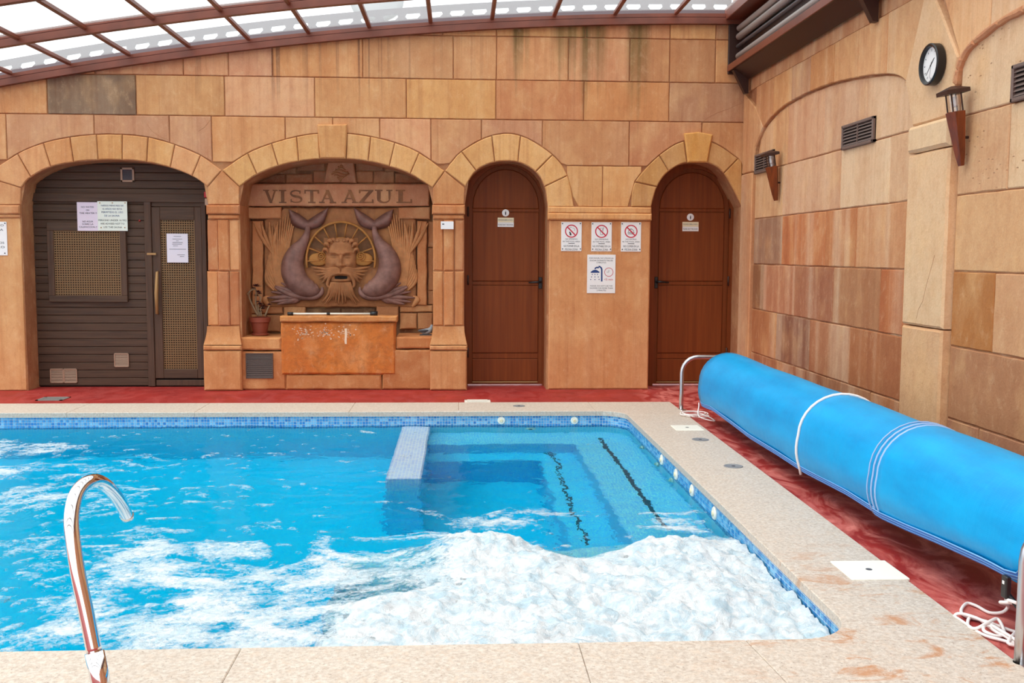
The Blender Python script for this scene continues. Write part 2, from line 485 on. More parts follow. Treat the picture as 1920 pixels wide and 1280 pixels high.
# pool cover foil
_t = NT('blue_cover'); _p = _t.pos((1, 0.3, 1))
_c = _t.mix(_t.ramp(_t.noise(_p, 7, 5, 0.6), 0.35, 0.7), S(0, 146, 208), S(0, 166, 226))
_wv = _t.n('TexWave', wave_type='BANDS', bands_direction='Z'); _wv.inputs['Scale'].default_value = 45; _wv.inputs['Distortion'].default_value = 0.4
_t.l(_t.pos(), _wv.inputs['Vector'])
M_cover = _t.pbr(_c, 0.42, 0, _t.bump(_t.math('ADD', _t.noise(_t.pos((2, 6, 2)), 3, 4), _t.math('MULTIPLY', _wv.outputs['Fac'], 0.05)), 0.12, 0.02), 0.22)
M_hem = simple('cover_hem', S(20, 108, 196), 0.45)
M_stitch = simple('cover_stitch', S(128, 188, 236), 0.5)
M_seam = simple('clear_seam', S(150, 180, 220), 0.35)
# water and foam
_t = NT('pool_water'); _p = _t.pos()
_h = _t.math('ADD', _t.noise(_p, 3.0, 3, 0.5, 0.4), _t.math('MULTIPLY', _t.noise(_p, 9.0, 3, 0.5, 0.3), 0.35))
_nb = _t.bump(_h, 0.5, 0.03)
_rf = _t.n('BsdfRefraction'); _rf.inputs['IOR'].default_value = 1.33; _rf.inputs['Roughness'].default_value = 0.0
_go = _t.n('BsdfGlossy'); _go.inputs['Roughness'].default_value = 0.04
_fr = _t.n('Fresnel'); _fr.inputs['IOR'].default_value = 1.33
for q in (_rf, _go, _fr): _t.l(_nb, q.inputs['Normal'])
_mx = _t.n('MixShader'); _t.l(_t.math('MULTIPLY', _fr.outputs[0], 0.28), _mx.inputs[0]); _t.l(_rf.outputs[0], _mx.inputs[1]); _t.l(_go.outputs[0], _mx.inputs[2])
_va = _t.n('VolumeAbsorption'); _va.inputs['Color'].default_value = (0.0, 0.952, 0.992, 1); _va.inputs['Density'].default_value = 2.1
_t.l(_mx.outputs[0], _t.out.inputs['Surface']); _t.l(_va.outputs[0], _t.out.inputs['Volume'])
M_water = _t.m
_t = NT('foam'); _p = _t.pos()
_n1 = _t.noise(_p, 38, 6, 0.75, 0.6); _n2 = _t.noise(_p, 9, 6, 0.7, 1.0)
_at = _t.n('Attribute', attribute_name='thick').outputs['Fac']
_df = _t.n('BsdfDiffuse')
_t.l(_t.mix(_t.ramp(_n2, 0.44, 0.62, 0, 0.75), S(238, 243, 246), S(188, 216, 230)), _df.inputs['Color'])
_t.l(_t.bump(_t.math('ADD', _n1, _t.math('MULTIPLY', _n2, 1.6)), 0.8, 0.02), _df.inputs['Normal'])
_tr = _t.n('BsdfTransparent')
_mx = _t.n('MixShader')
_hole = _t.ramp(_t.math('ADD', _t.math('ADD', _n1, _t.math('MULTIPLY', _n2, 0.7)), _t.math('MULTIPLY', _at, 0.75)), 0.84, 1.16, 0.0, 1.0)
_t.l(_hole, _mx.inputs[0]); _t.l(_tr.outputs[0], _mx.inputs[1]); _t.l(_df.outputs[0], _mx.inputs[2]); _t.l(_mx.outputs[0], _t.out.inputs[0])
M_foam = _t.m

# ------------------------------------------------------------------ text
def text_mesh(lines, size, mat, name='lettering'):
    """lines: list of (string, x, z, size). returns mesh standing in XZ plane facing -Y at origin"""
    mb = MB()
    for s_, x, z, sz in lines:
        cu = bpy.data.curves.new('t', 'FONT'); cu.body = s_; cu.size = sz; cu.align_x = 'CENTER'; cu.align_y = 'CENTER'
        cu.resolution_u = 2
        ob = bpy.data.objects.new('t', cu); COL.objects.link(ob)
        dg = bpy.context.evaluated_depsgraph_get()
        me = bpy.data.meshes.new_from_object(ob.evaluated_get(dg))
        mb.add([(v.co.x + x, 0, v.co.y + z) for v in me.vertices], [tuple(p.vertices) for p in me.polygons])
        bpy.data.objects.remove(ob); bpy.data.curves.remove(cu); bpy.data.meshes.remove(me)
    return mb

# ================================================================== ROOM SHELL
PLX0, PLX1 = -6.4, 1.45            # pool inner x
PD0, PD1 = 3.36, 8.55              # pool inner, distance from camera plane
PY0, PY1 = -10 + PD0, -10 + PD1
_COPB = atZ(640, 757, 0).y          # outer edge of back coping
fl = MB()
def quad(mb, x0, y0, x1, y1, z=0.0): mb.add([(x0, y0, z), (x1, y0, z), (x1, y1, z), (x0, y1, z)], [(0, 1, 2, 3)])
quad(fl, -16, PY1 + 0.12, XR + 0.6, 1.2)
quad(fl, PLX1 + 0.12, -24, XR + 0.6, PY1 + 0.12)
quad(fl, -16, -24, PLX1 + 0.12, PY0 - 0.12)
quad(fl, -16, PY0 - 0.12, PLX0 - 0.12, PY1 + 0.12)
fl.build('floor', M_floor, kind='structure', label='red painted concrete floor with pale scuff marks, spread wider on the right strip to paint in light', category='floor')

# ---- arches of the back wall: joints measured on the front face, left to right
A1e = [(-32, 330), (33, 288), (81, 268), (131, 257), (181, 252), (229, 252), (278, 257), (328, 271), (376, 291), (416, 319)]
A1i = [(40, 352), (58, 332), (95, 313), (138, 304), (184, 300), (229, 300), (275, 304), (319, 314), (360, 330), (389, 350)]
A2e = [(416, 319), (464, 287), (509, 269), (556, 256), (598, 250), (650, 250), (695, 256), (740, 267), (786, 286), (834, 320)]
A2i = [(449, 350), (482, 327), (522, 311), (560, 302.5), (600, 298), (649, 298), (690, 302.5), (730, 312), (769, 326), (811, 352)]
A3e = [(834, 320), (865, 284), (922, 254), (976, 254), (1036, 290), (1064, 329), (1077, 388)]
A3i = [(873, 350), (893, 320), (928, 304), (971, 304), (1004, 322), (1021, 350), (1027, 388)]
A4e = [(1183, 388), (1190, 341), (1236, 291), (1283, 264), (1333, 265), (1384, 297), (1392, 306)]
A4i = [(1221, 388), (1232, 350), (1254, 321), (1288, 304), (1325, 305), (1357, 325), (1391, 388)]
openings = [  # intrados px curve, left jamb, right jamb
    [(39, 384)] + A1i + [(389.5, 384)], [(449, 384)] + A2i + [(811.5, 384)],
    [(870.5, 388)] + A3i, A4i]
def zline(px, py): return P2(px, py)[1]
L0 = zline(1000, 69); L1 = zline(640, 145.5); L2 = zline(640, 220.5); L3 = zline(1120, 311); LI = zline(1120, 388)
# roof line on the wall
_rp = [P2(*q, -0.02) for q in [(0, 168), (150, 135), (350, 104), (600, 80), (850, 63), (1100, 52), (1375, 44)]]
_rc = np.polyfit([p[0] for p in _rp], [p[1] for p in _rp], 2)
def zroof(x):
    if x < -5.2: 
        z0 = np.polyval(_rc, -5.2); s = 2 * _rc[0] * -5.2 + _rc[1]
        return float(z0 + s * (x + 5.2))
    return float(np.polyval(_rc, x))
curves = []
for op in openings:
    pts = [P2(*q) for q in op]
    curves.append(catmull(pts, 6))
def fcurve(c, x):
    for i in range(len(c) - 1):
        a, b = c[i], c[i+1]
        if min(a[0], b[0]) - 1e-9 <= x <= max(a[0], b[0]) + 1e-9:
            t = 0.5 if abs(b[0]-a[0]) < 1e-9 else (x - a[0]) / (b[0] - a[0])
            return a[1] + (b[1] - a[1]) * t
    return None
WB, WT = 0.014, 0.62               # backing recess behind the stone faces, wall thickness
wb = MB()
spans = [(c[0][0], c[-1][0], c) for c in curves]
xs = [-7.2]; x = -7.2
edges = sorted([s[0] for s in spans] + [s[1] for s in spans])
while x < XR + 0.5:
    nx = x + 0.045
    for e in edges:
        if x < e - 1e-6 < nx + 0.012: nx = e; break
    x = nx; xs.append(x)
for a, b in zip(xs[:-1], xs[1:]):
    m = (a + b) / 2; za = zb = 0.0
    for s0, s1, c in spans:
        if s0 < m < s1:
            za = fcurve(c, a) if a > s0 + 1e-6 else c[0][1]
            zb = fcurve(c, b) if b < s1 - 1e-6 else c[-1][1]
            wb.add([(a, WB, za), (b, WB, zb), (b, WT, zb), (a, WT, za)], [(0, 3, 2, 1)])
    ta, tb = zroof(a) + 0.1, zroof(b) + 0.1
    wb.add([(a, WB, za), (b, WB, zb), (b, WB, tb), (a, WB, ta)], [(0, 1, 2, 3)])
    wb.add([(a, WT, za), (b, WT, zb), (b, WT, tb), (a, WT, ta)], [(3, 2, 1, 0)])
    wb.add([(a, WB, ta), (b, WB, tb), (b, WT, tb), (a, WT, ta)], [(0, 1, 2, 3)])
for s0, s1, c in spans:
    wb.add([(s0, WB, 0), (s0, WT, 0), (s0, WT, c[0][1]), (s0, WB, c[0][1])], [(0, 1, 2, 3)])
    wb.add([(s1, WB, 0), (s1, WT, 0), (s1, WT, c[-1][1]), (s1, WB, c[-1][1])], [(3, 2, 1, 0)])
wall_back = wb.build('wall_back', M_stone_n, color=S(178, 122, 82), kind='structure', label='back wall of warm sandstone ashlar with four arched openings', category='wall')

rng = random.Random(11)
PAL = [S(216, 158, 108), S(222, 166, 114), S(210, 150, 104), S(226, 172, 112), S(206, 148, 100), S(220, 160, 116), S(214, 154, 100)]
def jitc(c, a=0.06):
    k = 1 + rng.uniform(-a, a); return tuple(min(1, x * k) for x in c)
def stoneB(poly_px=None, poly=None, col=None, proud=0.0, mat=None, gap=0.004, bev=0.006, jit=0.0015, Y=0.0, step=0.11, parent=None, name='stone', back=0.03):
    poly = ccw(poly if poly is not None else [P2(px, py, Y) for px, py in poly_px])
    p2 = subdiv(inset(poly, gap), step, jit, rng)
    mb = MB(); mb.prism(p2, toB(Y), -back, proud, bev)
    return mb.build(name, mat or M_stone, parent or wall_back, color=col or jitc(rng.choice(PAL)))
def row(z0, z1, joints_px, ypx, ext=None, cols={}, mat=None, top=None):
    """one course of blocks; each clipped below by the arches and above by the roof line"""
    js = [P2(j, ypx)[0] if isinstance(j, (int, float)) else j[0] for j in joints_px]
    for i in range(len(js) - 1):
        a, b = js[i], js[i+1]
        n = max(2, int((b - a) / 0.06))
        xx = [a + (b - a) * k / n for k in range(n + 1)]
        lo = []; hi = []
        for q in xx:
            l = z0
            if ext is not None:
                e = [fcurve(c, q) for c in ext]; e = [k for k in e if k is not None]
                if e: l = max(l, max(e))
            h = min(z1, zroof(q) + 0.05) if top is None else z1
            lo.append(l); hi.append(h)
        segs = []; cur = []
        for k in range(n + 1):
            if hi[k] - lo[k] > 0.03: cur.append(k)
            else:
                if len(cur) > 1: segs.append(cur)
                cur = []
        if len(cur) > 1: segs.append(cur)
        for sg in segs:
            poly = [(xx[k], lo[k]) for k in sg]
            if min(hi[k] for k in sg) == max(hi[k] for k in sg): up = [(xx[sg[-1]], hi[sg[-1]]), (xx[sg[0]], hi[sg[0]])]
            else: up = [(xx[k], hi[k]) for k in sg[::-1]]
            if max(lo[k] for k in sg) == min(lo[k] for k in sg): poly = [poly[0], poly[-1]]
            stoneB(poly=poly + up, col=cols.get(i), mat=mat)
exts = [catmull([P2(*q) for q in e], 8) for e in (A1e, A2e, A3e, A4e)]
CX = XR - 0.002
row(L0, 9, [600, 830, 931, 1098, 1257, 1343, (CX,)], 60)
row(L1, L0, [-300, -120, 0, 177, 343, 428, 511, 680, 850, 931, 1066, 1181, 1256, 1342, (CX,)], 110,
    cols={3: S(206, 146, 106), 5: S(218, 160, 122), 7: S(206, 152, 104)})
row(L2, L1, [-330, -170, -78, 88, 255, 421, 590, 762, 930, 1095, 1255, (CX,)], 180,
    cols={2: S(212, 150, 96), 3: S(128, 106, 86), 4: S(212, 160, 106), 5: S(226, 172, 128), 6: S(216, 160, 106), 7: S(224, 168, 104),
          8: S(208, 142, 94), 9: S(216, 152, 96), 10: S(192, 142, 106)})
row(L3, L2, [-300, -130, 12, 177, 318, 397, 535, 624, 712, 808, 903, 1017, 1180, 1316, (CX,)], 260, ext=exts,
    cols={2: S(206, 154, 114), 3: S(198, 146, 110), 4: S(204, 150, 112), 12: S(206, 144, 100), 10: S(206, 150, 112), 13: S(206, 150, 100)})
row(LI, L3, [(P2(1040, 340)[0],), 1130, (P2(1215, 340)[0],)], 340, ext=exts)
# course left of the sauna arch
row(LI, L3, [-330, -160, (P2(20, 340)[0],)], 340, ext=exts)

def voussoirs(E, I, cols=None, skip=()):
    e = [P2(*q) for q in E]; i_ = [P2(*q) for q in I]
    ce = catmull(e, 5); ci = catmull(i_, 5)
    for k in range(len(E) - 1):
        if k in skip: continue
        a = ci[k*5:k*5+6]; b = ce[k*5:k*5+6]
        stoneB(poly=a + b[::-1], col=jitc((cols or {}).get(k, rng.choice([S(214, 156, 98), S(220, 164, 102), S(208, 148, 94), S(222, 162, 110)]))), proud=0.006, bev=0.008)
voussoirs(A1e, A1i)
voussoirs(A2e, A2i, {k: S(226, 172, 108) for k in range(9)}, skip=(4,))
voussoirs(A3e, A3i, {k: S(228, 176, 112) for k in range(6)})
voussoirs(A4e, A4i, {k: S(204, 152, 88) for k in range(6)}, skip=(3,))
stoneB([(600, 298), (649, 298), (652, 233), (595, 233)], col=S(216, 160, 100), proud=0.035, bev=0.012)
stoneB([(1288, 305), (1326, 305), (1336, 252), (1308, 247), (1281, 250)], col=S(224, 166, 84), proud=0.035, bev=0.012)

# ---- piers
def band(x0, x1, y0, y1, proud, col=None, bev=0.012, side=0.0, mat=None, name='stone', back=0.03, parent=None):
    a = P2(x0, y1); b = P2(x1, y0)
    return stoneB(poly=rect(a[0] - side, a[1], b[0] + side, b[1]), col=col, proud=proud, bev=bev, mat=mat, name=name, back=back, parent=parent)
ORG = [S(206, 136, 82), S(198, 126, 74), S(212, 144, 90), S(190, 118, 72)]
stoneB([(389.5, 384), (389.5, 350), (416, 319), (449, 350), (449, 384)], col=S(210, 148, 96), proud=0.004)
stoneB([(811.5, 384), (811.5, 352), (834, 320), (872, 352), (870.5, 384)], col=S(206, 144, 90), proud=0.004)
stoneB([(-32, 330), (40, 352), (39, 384), (-200, 384), (-200, 330)], col=S(206, 148, 100), proud=0.004)
for (xa, xb) in ((389.5, 449), (811.5, 870.5)):
    w = xb - xa
    band(xa, xb, 384, 402, 0.035, jitc(rng.choice(ORG)), side=0.01)
    band(xa, xb, 402, 411, 0.018, jitc(rng.choice(ORG)), side=0.0)
    for k in range(3):
        u0 = xa + w * (0, 0.34, 0.68)[k]; u1 = xa + w * (0.34, 0.68, 1.0)[k]
        band(u0, u1, 411, 508, 0.0 if k != 1 else 0.012, jitc(rng.choice(ORG)))
        band(u0, u1, 508, 611, 0.0 if k != 1 else 0.012, jitc(rng.choice(ORG)))
    # flared base stone
    a = P2(xa, 646); b = P2(xb, 611); fl_ = 0.028
    mb = MB(); x0, z0, x1, z1 = a[0], a[1], b[0], b[1]; n = 6; rings = []
    for k in range(n + 1):
        t = k / n; e = fl_ * (1 - math.sin(t * math.pi / 2)); pr = 0.055 * (1 - math.sin(t * math.pi / 2) * 0.8)
        zz = z0 + 0.003 + (z1 - z0 - 0.006) * t
        rings.append([(x0 - e, -pr, zz), (x1 + e, -pr, zz), (x1 + e, 0.03, zz), (x0 - e, 0.03, zz)])
    mb.add([p for r in rings for p in r], [(i*4+k, i*4+(k+1) % 4, (i+1)*4+(k+1) % 4, (i+1)*4+k) for i in range(n) for k in range(4)] + [(3, 2, 1, 0), tuple(n*4+k for k in range(4))])
    mb.build('stone', M_stone, wall_back, color=S(204, 142, 88))
    band(xa, xb, 646, 656, 0.062, S(206, 142, 88), side=0.034)
    a = P2(xa, 700); b = P2(xb, 656)
    stoneB(poly=rect(a[0] - 0.03, 0.0, b[0] + 0.03, b[1]), col=S(208, 146, 92), proud=0.056, bev=0.014)
# left pier (cut by the picture edge)
band(-120, 39, 384, 401, 0.03, S(206, 146, 98), side=0.0)
band(-120, 39, 401, 408, 0.015, S(206, 146, 98))
a = P2(-120, 700); b = P2(39, 408)
xm = P2(-40, 500)[0]
stoneB(poly=rect(a[0], 0.0, xm, b[1]), col=S(216, 164, 112), proud=0.0)
stoneB(poly=rect(xm, 0.0, b[0], b[1]), col=S(216, 162, 108), proud=0.0)
# pier between the doors
band(1027, 1221, 388, 400, 0.022, S(226, 168, 108), side=0.004)
band(1027, 1221, 400, 412.5, 0.034, S(224, 162, 100), side=0.006)
a = P2(1027, 700); b = P2(1221, 412.5)
stoneB(poly=rect(a[0], 0.0, b[0], b[1]), col=S(214, 150, 96), proud=0.0, bev=0.012)
# reveals of the openings faced with stone
def facing(px, y0px, y1px, dep, sgn, col):
    x = P2(px, 500)[0]; z0 = 0.0; z1 = P2(px, y0px)[1]
    mb = MB(); mb.bbox((x, 0.016, z0), (x + sgn * 0.012, dep, z1), 0.004)
    mb.build('stone', M_stone_n, wall_back, color=col)
facing(449, 384, 0, 0.5, 1, S(186, 122, 76)); facing(39, 384, 0, 0.26, 1, S(198, 148, 104)); facing(1391, 388, 0, 0.29, -1, S(190, 128, 86))

# ================================================================== RIGHT WALL
wr = MB(); wr.box((XR + 0.014, -17, 0), (XR + 0.5, 0.62, 4.4))
wall_right = wr.build('wall_right', M_stone_r, color=S(170, 116, 78), kind='structure', label='right side wall of pale sandstone with blind arches', category='wall')
def stoneR(poly=None, px=None, col=None, proud=0.0, mat=None, gap=0.004, bev=0.006, jit=0.002, back=0.03):
    poly = ccw(poly if poly is not None else [R2(*q) for q in px])
    p2 = subdiv(inset(poly, gap), 0.10, jit, rng)
    mb = MB(); mb.prism(p2, toR, -back, proud, bev)
    return mb.build('stone', mat or M_stone_r, wall_right, color=col or jitc(S(214, 168, 126)))
RZ = [0.0, 0.425, 0.85, 1.283, 1.72, 2.165]
ub0 = R2(1412, 480)[0]; ub1 = R2(1709, 480)[0]     # bay between corner strip and pilaster
up1 = R2(1787, 480)[0]
U = lambda px: R2(px, 480)[0]
PALE = [S(222, 182, 142), S(226, 186, 146), S(220, 172, 128), S(216, 178, 146)]
def rrow(i, js, cols, mat=None, pr=-0.004):
    for k in range(len(js) - 1):
        stoneR(rect(js[k], RZ[i], js[k+1], RZ[i+1]), col=jitc(cols[k % len(cols)], 0.04), mat=mat, proud=pr)
rrow(0, [ub0, U(1480), U(1556), U(1640), ub1], [S(176, 116, 78), S(166, 108, 74), S(176, 120, 84), S(186, 122, 78)])
rrow(1, [ub0, U(1458), U(1521), U(1597), ub1], [S(184, 122, 76), S(142, 94, 72), S(186, 128, 90), S(178, 112, 68)])
rrow(2, [ub0, U(1432), U(1490), U(1563), U(1651), ub1], [S(152, 102, 64), S(192, 130, 94), S(172, 112, 80), S(184, 128, 86), S(192, 112, 62)])
rrow(3, [ub0, U(1464), U(1545), U(1603), ub1], [S(170, 132, 106), S(204, 128, 78), S(198, 128, 78), S(206, 148, 102)])
rrow(4, [ub0, U(1463), U(1570), U(1661), ub1], [S(220, 176, 130), S(216, 172, 136), S(230, 196, 158), S(222, 180, 140)], M_stone_up)
# head of the bay under the blind arch
archR = [(1418, 322), (1420, 278), (1436, 238), (1468, 203), (1512, 177), (1560, 158), (1612, 146), (1660, 140), (1690, 143), (1706, 155)]
cR = catmull([R2(*q) for q in archR], 6)
def rclip(u0, u1, lo, hi, n=8):
    us = [u0 + (u1 - u0) * k / n for k in range(n + 1)]
    L = [(u, lo(u)) for u in us]; H = [(u, hi(u)) for u in us]
    return L, H
fa = lambda u: fcurve(cR, u) if fcurve(cR, u) is not None else (cR[0][1] if u < cR[0][0] else cR[-1][1])
hj = [ub0 + 0.02, U(1470), U(1536), U(1615), ub1]
for k in range(4):
    L, H = rclip(hj[k], hj[k+1], lambda u: RZ[5], lambda u: max(fa(u) - 0.004, RZ[5] + 0.03))
    stoneR([L[0], L[-1]] + H[::-1], col=jitc([S(214, 164, 116), S(208, 156, 118), S(216, 170, 134), S(224, 184, 146)][k]), mat=M_stone_up, proud=-0.004)
# ring above the arch, reaching up to the course under the rail box
zc = 2.98
vj = [1414, 1446, 1479, 1513, 1557, 1601, 1654]
vu = [U(q) for q in vj] + [U(1703)]
for k in range(7):
    L, H = rclip(vu[k], vu[k+1] + (0.10 if k == 6 else 0), lambda u: fa(u), lambda u: zc)
    if k == 6: pl = L[:-1] + [R2(1705, 153), R2(1737, 30), (R2(1742, 10)[0], zc), (vu[6], zc)]
    else: pl = L + [(vu[k+1], zc), (vu[k], zc)]
    stoneR(pl, col=jitc([S(206, 146, 96), S(212, 154, 98), S(196, 144, 106), S(208, 144, 88), S(214, 160, 108), S(222, 172, 122), S(222, 176, 128)][k]), mat=M_stone_up, proud=0.02)
uu = [0.0, U(1470), U(1540), U(1620), U(1740), U(1800), 5.6, 6.4]
for k in range(len(uu) - 1):
    stoneR(rect(uu[k], zc, uu[k+1], 3.62), col=jitc(S(206, 152, 108)), proud=0.0)
# corner strip
zs = R2(1405, 325)[1]
stoneR(rect(0.002, 0.0, ub0, zs), col=S(206, 148, 104), proud=0.03, bev=0.01)
stoneR([(0.002, zs), (ub0, zs), R2(1420, 278), R2(1436, 238), (U(1414), R2(1414, 205)[1]), (0.002, zc)], col=S(214, 162, 114), proud=0.024, bev=0.01)
# pilaster with the clock
zp1 = R2(1712, 292)[1]; zp2 = R2(1712, 240)[1]; zp0 = R2(1705, 607)[1]
PC = S(228, 190, 148)
stoneR(rect(ub1, 0.0, up1, zp0), col=S(218, 172, 128), mat=M_stone_pl, proud=0.05, bev=0.014)
stoneR(rect(ub1, zp0, up1, zp1), col=PC, mat=M_stone_pl, proud=0.05, bev=0.014)
stoneR(rect(ub1, zp1, up1, zp2), col=S(230, 198, 158), mat=M_stone_pl, proud=0.06, bev=0.02)
stoneR([(ub1, zp2), (up1, zp2), R2(1797, 150), R2(1806, 106), R2(1784, 48), R2(1764, 0), (R2(1764, 0)[0], zc), (R2(1742, 8)[0], zc), R2(1705, 153)], col=S(228, 190, 148), mat=M_stone_pl, proud=0.03, bev=0.01)
# second bay
arch2 = [(1795, 158), (1801, 131), (1808, 108), (1832, 76), (1878, 41), (1925, 14), (1990, -18), (2080, -45), (2200, -58)]
c2 = catmull([R2(*q) for q in arch2], 6)
fa2 = lambda u: fcurve(c2, u) if fcurve(c2, u) is not None else c2[-1][1]
ue = c2[-1][0]
rng2 = [up1, U(1882), 5.3, ue, ue + 0.9]
def rrow2(i, js, cols, mat=None):
    for k in range(len(js) - 1):
        stoneR(rect(js[k], RZ[i], js[k+1], RZ[i+1]), col=jitc(cols[k % len(cols)], 0.04), mat=mat or M_stone_pl, proud=-0.004)
rrow2(0, [up1, U(1848), 5.2, 6.1, 7.0], [S(168, 112, 82), S(176, 122, 90)])
rrow2(1, [up1, 5.35, 6.3, 7.0], [S(176, 122, 84), S(178, 124, 88)])
rrow2(2, [up1, U(1866), 5.6, 6.4, 7.0], [S(178, 112, 52), S(208, 156, 112), S(204, 150, 108)], None)
rrow2(3, [up1, 5.4, 6.3, 7.0], [S(216, 168, 120), S(212, 164, 120)])
rrow2(4, [up1, U(1880), 5.5, 6.4, 7.0], [S(214, 170, 128), S(230, 198, 158), S(222, 184, 144)], M_stone_p)
for k, (u0, u1) in enumerate(((up1, U(1925)), (U(1925), 5.6), (5.6, 6.5))):
    L, H = rclip(u0, u1, lambda u: RZ[5], lambda u: max(fa2(u), RZ[5] + 0.05), 10)
    stoneR([L[0], L[-1]] + H[::-1], col=S(228, 196, 158), mat=M_stone_p, proud=-0.004)
# stones and roll moulding around the second arch
oj = [0, 2, 3, 4.1, 5, 6.2, 8]
mseg = [(1806, 106), (1860, 54), (1925, 14), (2040, -34)]
for k in range(len(mseg) - 1):
    u0 = R2(*mseg[k])[0]; u1 = R2(*mseg[k+1])[0]
    L, H = rclip(u0, u1, fa2, lambda u: zc)
    top0 = R2(1764, 0)[0] if k == 0 else u0
    pl = L + [(u1, zc), (top0, zc)]
    stoneR(pl, col=jitc([S(228, 178, 128), S(226, 184, 140), S(222, 180, 138)][k]), proud=0.012)
for k in range(0, len(c2) - 6, 6):
    seg = c2[k:k+7]; lo = []; hi = []
    for q in range(len(seg)):
        a_ = seg[max(q-1, 0)]; b_ = seg[min(q+1, len(seg)-1)]; L = math.hypot(b_[0]-a_[0], b_[1]-a_[1]); nx_, nz_ = (b_[1]-a_[1])/L, -(b_[0]-a_[0])/L
        w = 0.022 + 0.004 * math.sin(1.7 * k + q)
        lo.append((seg[q][0] + nx_ * w, seg[q][1] + nz_ * w)); hi.append((seg[q][0] - nx_ * 0.012, seg[q][1] - nz_ * 0.012))
    mb = MB(); mb.prism(ccw(lo + hi[::-1]), toR, -0.02, 0.03, 0.012)
    mb.build('moulding', M_stone_pl, wall_right, color=S(206, 146, 106))

# hairline cracks
M_crack = simple('crack_brown', S(172, 118, 80), 0.9)
for par, pts in ((wall_right, [R2(1768, 478), R2(1762, 500), R2(1752, 535), R2(1745, 565), R2(1737, 580), R2(1733, 597)]),):
    mb = MB(); mb.tube([toR(u, v, 0.0498) for u, v in pts], 0.0016, 5); mb.build('crack', M_crack, par)
for pts in ([(1314, 232), (1325, 222), (1345, 211), (1366, 204), (1391, 193)], [(395, 224), (384, 238), (372, 246)], [(275, 232), (285, 246), (300, 256), (315, 262)], [(700, 120), (702, 128)]):
    mb = MB(); mb.tube([toB()(*P2(*q), 0.0002) for q in pts], 0.0016, 5); mb.build('crack', M_crack, wall_back)

# ================================================================== ROOF
ceiling = empty('ceiling', (0, 0, 3.2), kind='structure', label='arched roof of translucent panes in brown metal frames', category='ceiling')
RS = 1.13; NR = 9
mx_px = [-305, -195, -85, 25, 135, 246, 358, 469, 581, 694, 808, 922, 1037, 1150, 1263]
mxs = [P2(q, 100)[0] for q in mx_px] + [XR - 0.16]
bx = [-7.0] + list(np.linspace(-6.9, XR - 0.02, 60))
BH = 0.10
def arch_poly(z_off0, z_off1): return None
bm_ = MB()
pr = [(x, zroof(x)) for x in bx]
for (zo0, zo1, y0, y1) in ((0.0, 0.058, -0.032, 0.032), (0.066, BH, -0.026, 0.036), (0.058, 0.066, -0.02, 0.03)):
    n = len(pr); v = []
    for x, z in pr: v += [(x, y0, z + zo0), (x, y1, z + zo0), (x, y1, z + zo1), (x, y0, z + zo1)]
    f = [(i*4+k, (i+1)*4+k, (i+1)*4+(k+1) % 4, i*4+(k+1) % 4) for i in range(n-1) for k in range(4)]
    f += [(0, 1, 2, 3), tuple((n-1)*4+k for k in (3, 2, 1, 0))]
    bm_.add(v, f)
beam_me = bm_.mesh('arch_beam', M_brown)
ys = [-0.036 - RS * k for k in range(NR + 1)]
for k, y in enumerate(ys): inst(beam_me, 'arch_beam', (0, y, 0.05 if k else 0), ceiling)
mull = {}
for k in range(len(mxs) - 1):
    xa, xb = mxs[k], mxs[k+1]
    za, zb = zroof(xa) + 0.125, zroof(xb) + 0.125
    mb = MB(); mb.add([(xa, -RS + 0.05, za), (xb, -RS + 0.05, zb), (xb, -0.05, zb), (xa, -0.05, za), (xa, -RS + 0.05, za + 0.01), (xb, -RS + 0.05, zb + 0.01), (xb, -0.05, zb + 0.01), (xa, -0.05, za + 0.01)],
                      [(0, 3, 2, 1), (4, 5, 6, 7), (0, 1, 5, 4), (1, 2, 6, 5), (2, 3, 7, 6), (3, 0, 4, 7)])
    pm = mb.mesh('pane', M_pane)
    mb = MB(); mb.bbox((xa - 0.02, -RS + 0.04, za - 0.045), (xa + 0.02, -0.04, za - 0.002), 0.008)
    mm = mb.mesh('glazing_bar', M_brown)
    for r in range(NR):
        inst(pm, 'pane', (0, ys[r], 0), ceiling); inst(mm, 'glazing_bar', (0, ys[r], 0), ceiling)
# low side of the enclosure, outside the picture
mb = MB()
for y in ys: mb.box((-7.05, y - 0.05, 0), (-6.93, y + 0.05, zroof(-7) + 0.1))
mb.build('side_post', M_brown, ceiling, kind='stuff')

# rail box along the top of the right wall
rb = empty('roof_rail_box', (XR - 0.1, -2, 3.2), label='long dark brown rail box with grey tubes under the roof edge', cat='rail box')
XO = XR - 0.19
y0r, y1r = -0.012, -9.0
zb0, zt0 = 3.19, 3.70
for nm, a, b, m in (('bottom_plate', (XO, y1r, zb0), (XR - 0.03, y0r, zb0 + 0.035), M_dbrown), ('lip', (XO - 0.012, y1r, zb0 - 0.005), (XO, y0r, zb0 + 0.06), M_brown),
                    ('back_plate', (XR - 0.05, y1r, zb0 + 0.035), (XR - 0.03, y0r, zt0), M_dbrown), ('top_plate', (XO - 0.05, y1r, zt0 - 0.02), (XR - 0.03, y0r, zt0 + 0.10), M_brown),
                    ('end_plate', (XO - 0.01, y0r - 0.03, zb0 - 0.03), (XR - 0.03, y0r, zt0 + 0.02), M_dbrown)):
    mb = MB(); mb.bbox(a, b, 0.006); mb.build(nm, m, rb)
mb = MB(); mb.add([(XR - 0.03, y1r, zb0 - 0.10), (XR - 0.03, y0r, zb0 - 0.10), (XO + 0.02, y0r, zb0), (XO + 0.02, y1r, zb0), (XR - 0.03, y0r, zb0), (XR - 0.03, y1r, zb0)], [(0, 1, 2, 3), (1, 4, 2), (0, 3, 5), (2, 4, 5, 3), (0, 5, 4, 1)])
mb.build('soffit_board', M_dbrown, rb)
